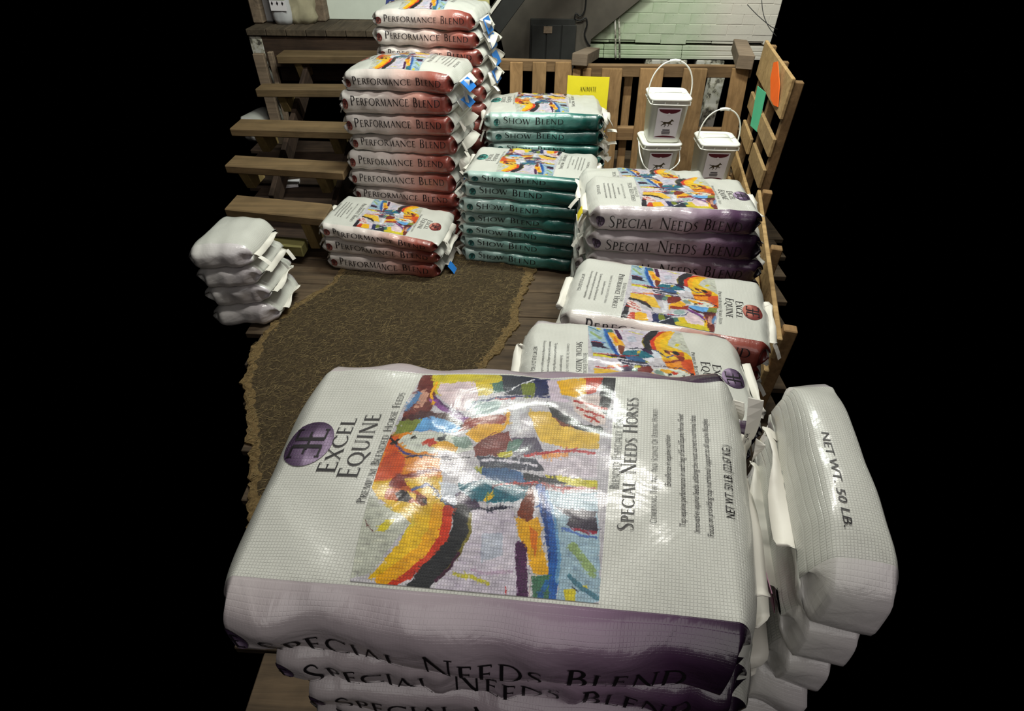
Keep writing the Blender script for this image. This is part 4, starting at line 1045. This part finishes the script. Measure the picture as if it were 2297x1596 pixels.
# yellow sign reading ANIMATE
a = py(1274, 170, 4.02); b = py(1368, 174, 4.02)
sg = thing('yellow_sign', (a[0], 4.0, a[2]-.32), 'yellow paper sign reading ANIMATE standing behind the green sided bags', 'sign')
n = 8; V = []; F = []
for j in range(n+1):
    t = j/n; x = a[0]+(b[0]-a[0])*t; yy = 4.03-.008*math.sin(t*3.1)
    V += [(x, yy-.05, .38), (x+.0, yy, a[2]+(b[2]-a[2])*t), (x, yy-.048, .38), (x, yy+.002, a[2]+(b[2]-a[2])*t)]
for j in range(n): F += [(4*j, 4*j+4, 4*j+5, 4*j+1), (4*j+2, 4*j+3, 4*j+7, 4*j+6), (4*j+1, 4*j+5, 4*j+7, 4*j+3)]
obj('sign_sheet', mesh('sign_sheet', V, F), sg, [MS['sign']])
Vt, Ft, wt = caps('ANIMATE', small=1, track=.04); hgt = .027; wid = .112
p0 = py(1301, 206, 3.99)
yy = lambda z: 4.03-.05*(a[2]-z)/(a[2]-.38)-.0105
obj('lettering', mesh('lettering', [(p0[0]+x*wid/wt, yy(p0[2]+z*hgt), p0[2]+z*hgt) for x, z in Vt], Ft), sg, [MS['ink']])

# ------------------------------------------------------------------ side pallets on the right
def side_pallet(lab, P0, P1, slats, posts, ztop, grp):
    P0 = zv((*P0, 0)); P1 = zv((*P1, 0)); t = thing('side_pallet', (P0+P1)/2, lab, 'pallet', grp)
    d = (P1-P0)/np.linalg.norm(P1-P0); n = zv((d[1], -d[0], 0)); L = np.linalg.norm(P1-P0)
    if n[0] > 0: n = -n
    for (s0, s1, z0, z1) in slats:
        A_ = P0+d*L*s0+n*.0; B_ = P0+d*L*s1; zc_ = (z0+z1)/2
        beam('slat', A_+zv((0, 0, zc_)), B_+zv((0, 0, zc_)), .02, z1-z0, MS['pallety'], t)
    for s in posts:
        A_ = P0+d*L*s-n*.035; beam('stringer_post', A_+zv((0, 0, .0)), A_+zv((0, 0, ztop)), .05, .045, MS['pallet'], t, up=d)
    return t
side_pallet('upright pallet with horizontal slats in the far right corner, beside the white pails', (1.57, 3.92), (1.40, 3.02), [(0, 1, .80, 1.0), (0, 1, .60, .70), (0, .42, .42, .52), (.52, 1, .42, .53), (0, 1, .20, .31), (0, 1, .02, .12)], [.04, .5, .96], .98, 'side pallets')
side_pallet('nearer upright pallet with horizontal slats behind the purple sided bags', (1.375, 2.96), (1.01, 1.62), [(0, 1, .34, .44), (0, 1, .18, .28), (0, 1, .02, .12)], [.04, .5, .96], .46, 'side pallets')
# green paper and orange plastic piece hung on the far side pallet
def quad_plate(name, pix, x, m, lab, cat, t=.004):
    P = [px(u, v, x) for u, v in pix]; V = [p for p in P]+[p+zv((t, 0, 0)) for p in P]
    n = len(P); F = [tuple(range(n)), tuple(range(n, 2*n))[::-1]]+[(i, (i+1) % n, n+(i+1) % n, n+i) for i in range(n)]
    me = mesh(name, V, F); fix_normals(me); o = obj(name, me, None, [m]); tag(o, lab, cat); return o
gp = [px(u, v, 1.47) for u, v in ((1699, 193), (1717, 208), (1698, 296), (1683, 282))]
quad_plate('green_paper', [(1699, 193), (1717, 208), (1698, 296), (1683, 282)], 1.47, MS['greenpaper'], 'mint green paper slip hanging on the far side pallet', 'paper')
quad_plate('orange_plate', [(1728, 175), (1735, 140), (1744, 138), (1748, 190), (1744, 240), (1735, 236), (1728, 222)], 1.40, MS['orange'], 'bright orange plastic piece at the right edge of the side pallet', 'plastic piece')
# springy wires above the corner
o = tube('loose_wire', [py(1676, 10, 4.5), py(1700, 35, 4.45), py(1730, 60, 4.4), py(1745, 66, 4.4)], .0025, MS['cord']); tag(o, 'thin dark wire curving down over the right pallet corner, lower left one', 'wire', 'loose wires')
o = tube('loose_wire', [py(1708, -6, 4.5), py(1712, 30, 4.45), py(1724, 60, 4.4), py(1742, 82, 4.35)], .0025, MS['cord']); tag(o, 'thin dark wire arching down beside the first, nearer the right edge', 'wire', 'loose wires')

# ------------------------------------------------------------------ white pails
def rrect(sx, sy, r, n=5):
    out = []
    for cx_, cy_, a0 in ((sx-r, sy-r, 0), (-sx+r, sy-r, 90), (-sx+r, -sy+r, 180), (sx-r, -sy+r, 270)):
        for k in range(n+1):
            a = math.radians(a0+90*k/n); out.append((cx_+r*math.cos(a), cy_+r*math.sin(a)))
    return out
def loft(name, prof):
    """prof: (half x, half y, radius, z)"""
    V = []; F = []; n = None
    for sx, sy, r, z in prof:
        q = rrect(sx, sy, r); n = len(q); V += [(x, y, z) for x, y in q]
    for j in range(len(prof)-1):
        for k in range(n): F.append((j*n+k, j*n+(k+1) % n, (j+1)*n+(k+1) % n, (j+1)*n+k))
    F.append(tuple(range(n))[::-1]); F.append(tuple(range((len(prof)-1)*n, len(prof)*n)))
    me = mesh(name, V, F, False)
    me.polygons.foreach_set('use_smooth', [len(p.vertices) == 4 for p in me.polygons]); return me
HORSE_ = [(-.95, .30), (-.70, .34), (-.55, .22), (-.42, .26), (-.1, .22), (.12, .26), (.30, .42), (.42, .62), (.50, .78), (.56, .66), (.78, .48), (.80, .38), (.62, .40), (.48, .30), (.42, .06), (.52, -.12), (.66, -.10), (.66, -.18), (.50, -.24), (.36, -.06), (.30, -.10), (.22, -.42), (.10, -.60), (.06, -.54), (.16, -.38), (.16, -.10), (-.12, -.04), (-.22, -.12), (-.14, -.30), (-.30, -.56), (-.24, -.66), (-.38, -.58), (-.28, -.30), (-.38, -.16), (-.62, -.28), (-.72, -.50), (-.80, -.46), (-.70, -.22), (-.52, -.02), (-.54, .14), (-.72, .22)]
def pail(loc, rz, lab, handle_up, s=1.0, tilt=0.0):
    t = thing('square_pail', loc, lab, 'bucket', 'white square pails')
    hb, ht, H = .097*s, .115*s, .262*s; kz = .8
    def P_(me, nm, m, par=None, label=None):
        o = obj(nm, me, None, [m]); o.parent = par or t; o.matrix_parent_inverse = Matrix.Identity(4)
        if label: o['label'] = label
        return o
    P_(loft('pail_body', [(hb*.9, hb*.9, .02, 0), (hb, hb, .03, .006), (hb+(ht-hb)*.84, hb+(ht-hb)*.84, .035, H*.84), (ht+.002, ht+.002, .036, H*.845), (ht+.006, ht+.006, .037, H*.85), (ht+.006, ht+.006, .037, H*.865), (ht-.003, ht-.003, .036, H*.87), (ht-.002, ht-.002, .036, H*.945)]), 'pail_body', MS['pail'])
    P_(loft('pail_lid', [(ht-.001, ht-.001, .036, H*.925), (ht+.007, ht+.007, .038, H*.93), (ht+.009, ht+.009, .04, H*.975), (ht+.004, ht+.004, .038, H*.995), (ht-.004, ht-.004, .034, H), (ht-.012, ht-.012, .03, H), (ht-.016, ht-.016, .028, H-.006), (ht-.03, ht-.03, .024, H-.006), (ht-.033, ht-.033, .022, H-.001), (ht-.06, ht-.06, .02, H-.001)]), 'pail_lid', MS['pail'])
    for x0 in (-1, -.33, .33, 1):   # ribs between rim bands
        xx = x0*(ht-.004); Pq = [(xx-.002, -ht-.005, H*.86), (xx+.002, -ht-.005, H*.86), (xx+.002, -ht+.004, H*.86), (xx-.002, -ht+.004, H*.86)]; Pq += [(p[0], p[1], H*.93) for p in Pq]
        me, c = hexa(Pq, 'rim_rib', 0); o = P_(me, 'rim_rib', MS['pail']); o.location = c
    # handle
    pts = []
    Rr = ht+.012
    for k in range(15):
        a = math.pi*k/14; x = Rr*math.cos(a)*(1.0+.06*math.sin(a)); h = (.205 if handle_up else -.150)*s*math.sin(a)**.8
        pts.append((x, (-.02 if handle_up else -(ht+.012)*min(1, math.sin(a)*2.2)), H*.90+h))
    o = tube('handle', pts, .0042, MS['pail'], None, ns=8, smooth=2); o.parent = t; o.matrix_parent_inverse = Matrix.Identity(4)
    g = [pts[i] for i in (6, 7, 8)]; o2 = tube('handle_grip', g, .009, MS['pail'], None, ns=10, smooth=2); o2.parent = o; o2.matrix_parent_inverse = Matrix.Identity(4)
    # printed label on the front
    def fy2(z): return -(hb+(ht-hb)*z/H)-.0008
    def flat(nm, pts2, m, e, par):
        V = [(x*s*.86, fy2(z*s*kz)-e, z*s*kz) for x, z in pts2]; o = obj(nm, mesh(nm, V, [tuple(range(len(V)))]), None, [m]); o.parent = par; o.matrix_parent_inverse = Matrix.Identity(4); return o
    lb = flat('label', [(-.078, .03), (.078, .03), (.082, .26), (-.082, .26)], MS['paillabel'], .0004, t)
    arc = [(-.074, .250), (.074, .250)]+[(.074*math.cos(a), .250-.032*math.sin(a)) for a in np.linspace(.15, math.pi-.15, 12)]
    flat('label_crest', arc, MS['maroon'], .001, lb)
    flat('crest_seal', [(.010*math.cos(a), .214+.010*math.sin(a)) for a in np.linspace(0, 6.1, 12)], MS['paillabel'], .0016, lb)
    flat('label_foot', [(-.074, .042)]+[(-.074*math.cos(a), .042+.014*math.sin(a)) for a in np.linspace(.2, math.pi-.2, 8)]+[(.074, .042)], MS['maroon'], .001, lb)
    import bmesh
    hm = mesh('running_horse', [(x*.046*s, fy2((.118+z*.034)*s)-.0012, (.118+z*.034)*s) for x, z in HORSE_], [tuple(range(len(HORSE_)))])
    bm = bmesh.new(); bm.from_mesh(hm); bmesh.ops.triangulate(bm, faces=bm.faces); bm.to_mesh(hm); bm.free()
    o = obj('running_horse', hm, None, [MS['horsebrown']]); o.parent = lb; o.matrix_parent_inverse = Matrix.Identity(4)
    V = []; F = []
    for i_, (zz, hw) in enumerate(((.078, .022), (.068, .026), (.062, .026), (.056, .024))):
        hh_ = .004 if i_ == 0 else .0018; b = len(V); V += [(-hw*s, fy2(zz*s)-.0012, (zz-hh_)*s), (hw*s, fy2(zz*s)-.0012, (zz-hh_)*s), (hw*s, fy2(zz*s)-.0012, (zz+hh_)*s), (-hw*s, fy2(zz*s)-.0012, (zz+hh_)*s)]; F.append((b, b+1, b+2, b+3))
    o = obj('label_lines', mesh('label_lines', V, F), None, [MS['inkgrey']]); o.parent = lb; o.matrix_parent_inverse = Matrix.Identity(4)
    t.rotation_euler = (tilt, 0, rz); return t

xl_ = py(1484, 330, 3.42)[0]; xr_ = py(1618, 335, 3.42)[0]
pail((xl_, 3.53, .0), .05, 'white square pail lowest of the left column behind the purple sided bags', False)
pail((xl_+.005, 3.53, .2635), .02, 'white square pail in the middle of the left column, handle hanging down', False)
pail((xl_+.012, 3.53, .527), -.03, 'white square pail on top of the left column, handle raised', True)
pail((xr_, 3.54, .0), -.03, 'white square pail under the upright one in the right column', False)
pail((xr_, 3.54, .2635), -.03, 'white square pail alone on the right, handle raised', True)
# ================================================================== THE BAGS
RED = 'red printed white'; 
# small three bag pile in front of the tall one
stack((-1.058, 2.782, 0), (-.425, 2.678, 0), [(722, 497, 977, 543), (725, 528, 982, 567), (730, 564, 983, 592), (748, 602, 983, 626)], .35,
      'red', 'rust red sided', 'low pile before the steps', 'bags in the low red sided pile', 21, flip=True, pic=110, tags={2: [('R', 'blue', -.5, .05, .05, -.9)]}, top_kw=dict(bulge=.2))
stack((-.93, 3.27, 0), (-.30, 3.125, 0), [(770, 162, 1010, 168), (767, 203, 1010, 210), (772, 253, 1012, 259), (786, 301, 1020, 305), (785, 338, 1018, 350), (786, 379, 1018, 389), (790, 414, 1023, 434), (800, 448, 1030, 466)], .35,
      'red', 'rust red sided', 'tall stack right of the steps', 'bags in the tall red sided stack', 22, flen={'R': .06}, pic=70, thick=.1,
      tags={0: [('R', 'blue', -.45, .1, .055, -.7)], 1: [('R', 'blue', -.3, .09, .05, -.6)], 5: [('R', 'blue', -.3, .1, .06, -.9)]}, top_kw=dict(bulge=.55, sag=.12))
stack((-.85, 3.72, 0), (-.23, 3.60, 0), [(842, 26, 1055, 30), (835, 60, 1063, 72), (845, 101, 1075, 112), (850, 140, 1080, 152), (850, 178, 1085, 192), (850, 215, 1090, 230)], .38,
      'red', 'rust red sided', 'tallest stack at the back', 'bags in the tallest red sided stack', 23, flen={'R': .07}, pic=50, thick=.1,
      tags={0: [('R', 'blue', -.3, .11, .07, -1.2)], 1: [('R', 'blue', -.2, .11, .06, -1.2)], 2: [('R', 'blue', -.2, .1, .06, -1.1)], 3: [('R', 'blue', -.2, .1, .06, -1.1)]}, top_kw=dict(bulge=.6), small=False, vis=4)
stack((-.287, 2.903, 0), (.358, 2.769, 0), [(1046, 383, 1326, 402), (1040, 406, 1312, 432), (1035, 440, 1304, 464), (1037, 472, 1300, 494), (1034, 498, 1296, 524), (1035, 523, 1295, 555), (1038, 551, 1290, 581), (1045, 582, 1288, 612)], .35,
      'green', 'sea green sided', 'front stack on the mat edge', 'bags in the front green sided stack', 24, pic=80, tags={0: [('R', 'olive', -.6, .06, .05, -1.0)]}, top_kw=dict(bulge=.12, sag=.05))
stack(pz(1092, 252, .7)*zv((1, 1, 0)), pz(1350, 258, .7)*zv((1, 1, 0)), [(1092, 252, 1350, 258), (1092, 289, 1350, 293), (1095, 318, 1345, 326), (1102, 342, 1352, 352), (1102, 366, 1352, 378)], .38,
      'green', 'sea green sided', 'rear stack by the yellow sign', 'bags in the rear green sided stack', 25, flen={'R': .045}, pic=70, vis=4, small=False,
      tags={0: [('R', 'flap', -.5, .05, .05, -.9)], 1: [('R', 'olive', .2, .03, .07, -1.2), ('R', 'flap', -.4, .04, .05, .2)], 2: [('R', 'olive', .2, .03, .07, -1.2), ('R', 'flap', -.4, .04, .05, .4)], 3: [('R', 'olive', .2, .03, .07, -1.2)]}, top_kw=dict(bulge=.25))
sA, sB = pz(1337, 463, .77)*zv((1, 1, 0)), pz(1695, 475, .77)*zv((1, 1, 0))
stack(sA, sB, [(1337, 463, 1695, 475), (1322, 515, 1700, 527), (1325, 562, 1702, 583), (1325, 606, 1702, 632)], .29,
      'purple', 'dusky purple sided', 'stack in front of the pails', 'bags in the far purple sided stack', 26, flip=True, pic=110, small=True, tags={0: [('L', 'yellowtag', -.6, .05, .03, -1.1)]}, top_kw=dict(bulge=.1))
dS = (sB-sA)/np.linalg.norm(sB-sA); nS = zv((-dS[1], dS[0], 0))
s2A, s2B = sA+nS*.37-dS*.01, sB+nS*.37-dS*.05
def seam_at(A, B, z): return None
def zstack(A, B, zs, W, kind, colour, where, group, seed, flip, pic, thick=.085, vis=1, top_kw=None, tags=None, small=True, nflaps='LR', ext=.02, wtext=None):
    A = zv(A); B = zv(B); zs = list(zs); nv = len(zs)-1; m = zs[-1]; k = int(round(m/thick))
    for i in range(1, k+1): zs.append(max(m*(1-i/k), .004))
    if k == 0: zs[-1] = .004
    R = random.Random(seed)
    for i in range(len(zs)-1):
        top = i == 0; hid = i >= vis; kw = dict(bulge=.25 if top else .04)
        if top and top_kw: kw.update(top_kw)
        j = R.uniform(-.006, .006)
        b = hexbag(A[:2]+j, B[:2]+j, (zs[i],)*2, (zs[i+1]+.0015,)*2, W, seed*31+i, ext=ext, **kw)
        lb = ('lower %s bag hidden inside the %s' % (colour, where)) if hid else '%s feed bag, %s, %s' % (colour, ORD[i], where)
        build_bag(b, lb, group+', hidden lower ones' if hid else group, kind, face='near' if top and pic else None, flip=flip, res=((48, 10, 20) if top else (36, 10, 8)) if not hid else (14, 4, 4), side_text=not hid, pic=pic or 10, flaps='' if hid else nflaps, tags=(tags or {}).get(i, ()), seed=seed*31+i, small_text=small, wtext=wtext)
zstack(s2A, s2B, [.655, .57], .29, 'purple', 'dusky purple sided', 'short stack touching the pails', 'bags in the rear purple sided stack', 27, True, 60, small=False)
zstack((.182, 1.522, 0), (.816, 1.354, 0), [.64, .545, .45, .36, .27], .345, 'red', 'rust red sided', 'stack between two purple stacks', 'bags in the right red sided stack', 28, True, 170, thick=.09, vis=4, top_kw=dict(bulge=.10), wtext=(.02, .8))
zstack((.025, 1.06, 0), (.665, 1.0, 0), [.65, .56, .47, .38, .29], .36, 'purple', 'dusky purple sided', 'stack just behind the nearest one', 'bags in the middle purple sided stack', 29, True, 190, thick=.095, vis=3, top_kw=dict(bulge=.2))
# nearest stack: the top bag fills the foreground
fq = [zv(pz(495, 1292, 1.10)[:2]), zv((.268, .271)), zv((.388, .685)), zv((-.326, .687))]
def fbag(zt, zb, seed, dx=0, dy=0, ends=(.028, .038), **kw):
    d = (fq[1]-fq[0])/np.linalg.norm(fq[1]-fq[0]); d2 = (fq[2]-fq[3])/np.linalg.norm(fq[2]-fq[3])
    nl = (fq[3]-fq[0])/np.linalg.norm(fq[3]-fq[0]); nr = (fq[2]-fq[1])/np.linalg.norm(fq[2]-fq[1]); o = .042
    q = [fq[0]-d*ends[0]-nl*o, fq[1]+d*ends[1]-nr*o, fq[2]+d2*ends[1]*.3+nr*o, fq[3]-d2*ends[0]+nl*o]
    q = [p+zv((dx, dy)) for p in q]
    return Bag([(*p, zb) for p in q], [(*p, zt) for p in q], seed, r=.19, **kw)
fz = [1.10, .978, .882, .79, .70, .60, .50, .40, .30, .20, .10, .004]
for i in range(len(fz)-1):
    hid = i > 3; top = i == 0
    b = fbag(fz[i], fz[i+1]+.0015, 900+i, dx=(0, .028, .052, .07)[i] if i < 4 else .02, dy=(0, .004, -.006, .004)[i] if i < 4 else 0, bulge=.10 if top else .03, amp=.0026, g=.4, lip=.06, e0=.87, cut=.13)
    b.wrap = .965 if top else 2
    wh = 'nearest foreground stack'
    build_bag(b, ('lower dusky purple sided bag hidden inside the '+wh) if hid else 'dusky purple sided feed bag, %s, %s' % (ORD[i], wh), 'bags in the foreground stack'+(', hidden lower ones' if hid else ''), 'purple',
              face='near' if top else None, res=(120, 22, 60) if top else ((60, 14, 10) if not hid else (14, 4, 4)), side_text=not hid, pic=430 if top else 10, wtext=(-.52, .80) if top else (-.45, .98), flaps='' if hid else ('R' if top else 'LR'), seed=901+i,
              tags=[('R', 'pinktag', -.2, .06, .05, -1.2)] if i == 1 else ())
# pale stack cut by the right edge, end flaps with handwritten numbers
rA, rB = zv((.375, .36, 0)), zv((.575, .33, 0))
for i, (zt, zb) in enumerate(((1.08, .965), (.963, .86), (.858, .76))):
    q = [(.385+.01*i, .33), (.50, .31), (.575, .72), (.47+.006*i, .72)]
    b = Bag([(*p, zb+.0015) for p in q], [(*p, zt) for p in q], 700+i, r=.2, bulge=.3 if i == 0 else .05, e0=.6, lip=.08, g=.4)
    t = build_bag(b, 'pale feed bag at the right edge beside the foreground stack, %s' % ORD[i], 'pale bags at the right edge', 'pale', res=(20, 10, 24), side_text=False, seed=701+i, flaps='L', strips=False)
    if i == 0:
        P, f = lay_text(b, b.top, text_geo('b', 'NET WT. 50 LB.'), (.30, .62), (0, -1/(b.W*.8)), (1/b.L, 0), .16, .011); obj('front_lettering', mesh('front_lettering', P, f), t, [MS['ink']])
zs = .76; 
for i in range(7):
    z1 = .76*(1-i/7); z0 = max(.76*(1-(i+1)/7), .004); q = [(.39, .33), (.50, .31), (.575, .72), (.47, .72)]
    b = Bag([(*p, z0+.0015) for p in q], [(*p, z1) for p in q], 720+i, r=.2, bulge=.02, e0=.7, lip=.1)
    build_bag(b, 'lower pale feed bag hidden within the pale stack at the right edge', 'pale bags at the right edge, hidden lower ones', 'pale', res=(10, 4, 4), side_text=False, flaps='', seed=720+i)
# handwritten end tags sticking up between the two stacks
def end_tag(pix, z0, z1, txt, lab, seed):
    A_, B_, C_, D_ = [pz(u, v, z) for (u, v), z in zip(pix, (z0, z0, z1, z1))]
    t = thing('seam_tag', A_, lab, 'paper tag', 'folded seam tags')
    n = 6; V = []; F = []
    for k in range(n+1):
        s_ = k/n; a = A_*(1-s_)+D_*s_; b = B_*(1-s_)+C_*s_; c = .006*math.sin(s_*3.1); V += [a+zv((0, -c, 0)), b+zv((0, -c, 0))]
    V2 = [v+zv((.0015, .0015, 0)) for v in V]; o_ = len(V)
    for k in range(n): F += [(2*k, 2*k+1, 2*k+3, 2*k+2), (o_+2*k, o_+2*k+2, o_+2*k+3, o_+2*k+1)]
    F += [(0, o_, o_+1, 1), (2*n, 2*n+1, o_+2*n+1, o_+2*n)]
    me = mesh('tag_sheet', V+V2, F); fix_normals(me); obj('tag_sheet', me, t, [MS['flap']])
    if txt:
        Vt, Ft, w = text_geo('b', txt); P = []
        for x, y in Vt:
            fx = .08+.3*y; fy2 = .10+.22*(x/w); a = A_*(1-fy2)+D_*fy2; b = B_*(1-fy2)+C_*fy2; p = a*(1-fx)+b*fx; P.append(p+zv((-.001, -.0085, .002)))
        obj('handwriting', mesh('handwriting', P, Ft), t, [MS['ink']])
end_tag([(1663, 1003), (1690, 985), (1712, 900), (1678, 893)], 1.055, 1.12, '26', 'long pale seam tag with a handwritten 26 at the right edge', 1)
end_tag([(1678, 1050), (1697, 1012), (1716, 1000), (1695, 985)], 1.03, 1.06, '20', 'small pinkish seam tag below the long one at the right edge', 2)
end_tag([(1636, 925), (1664, 945), (1668, 905), (1634, 895)], 1.05, 1.075, '', 'pale folded seam tag at the far right corner of the foreground bag', 3)

# white bag pile at the left edge
for i, (zt, zb) in enumerate(((.44, .34), (.34, .235), (.235, .12), (.12, .004))):
    q = [(-1.52, 2.19), (-1.22+.012*i, 2.22), (-1.20+.012*i, 2.56), (-1.50, 2.56)]
    b = Bag([(*p, zb+(.0015 if zb > .01 else 0)) for p in q], [(*p, zt) for p in q], 800+i, r=.22, bulge=.35 if i == 0 else .06, e0=.55, lip=.08, g=.4, amp=.004)
    build_bag(b, 'crumpled white feed bag, %s, of the pile at the left edge' % ORD[i], 'white bags in the left edge pile', 'pale', res=(24, 8, 12), side_text=False, seed=(803, 808, 811, 815)[i], flaps='R')
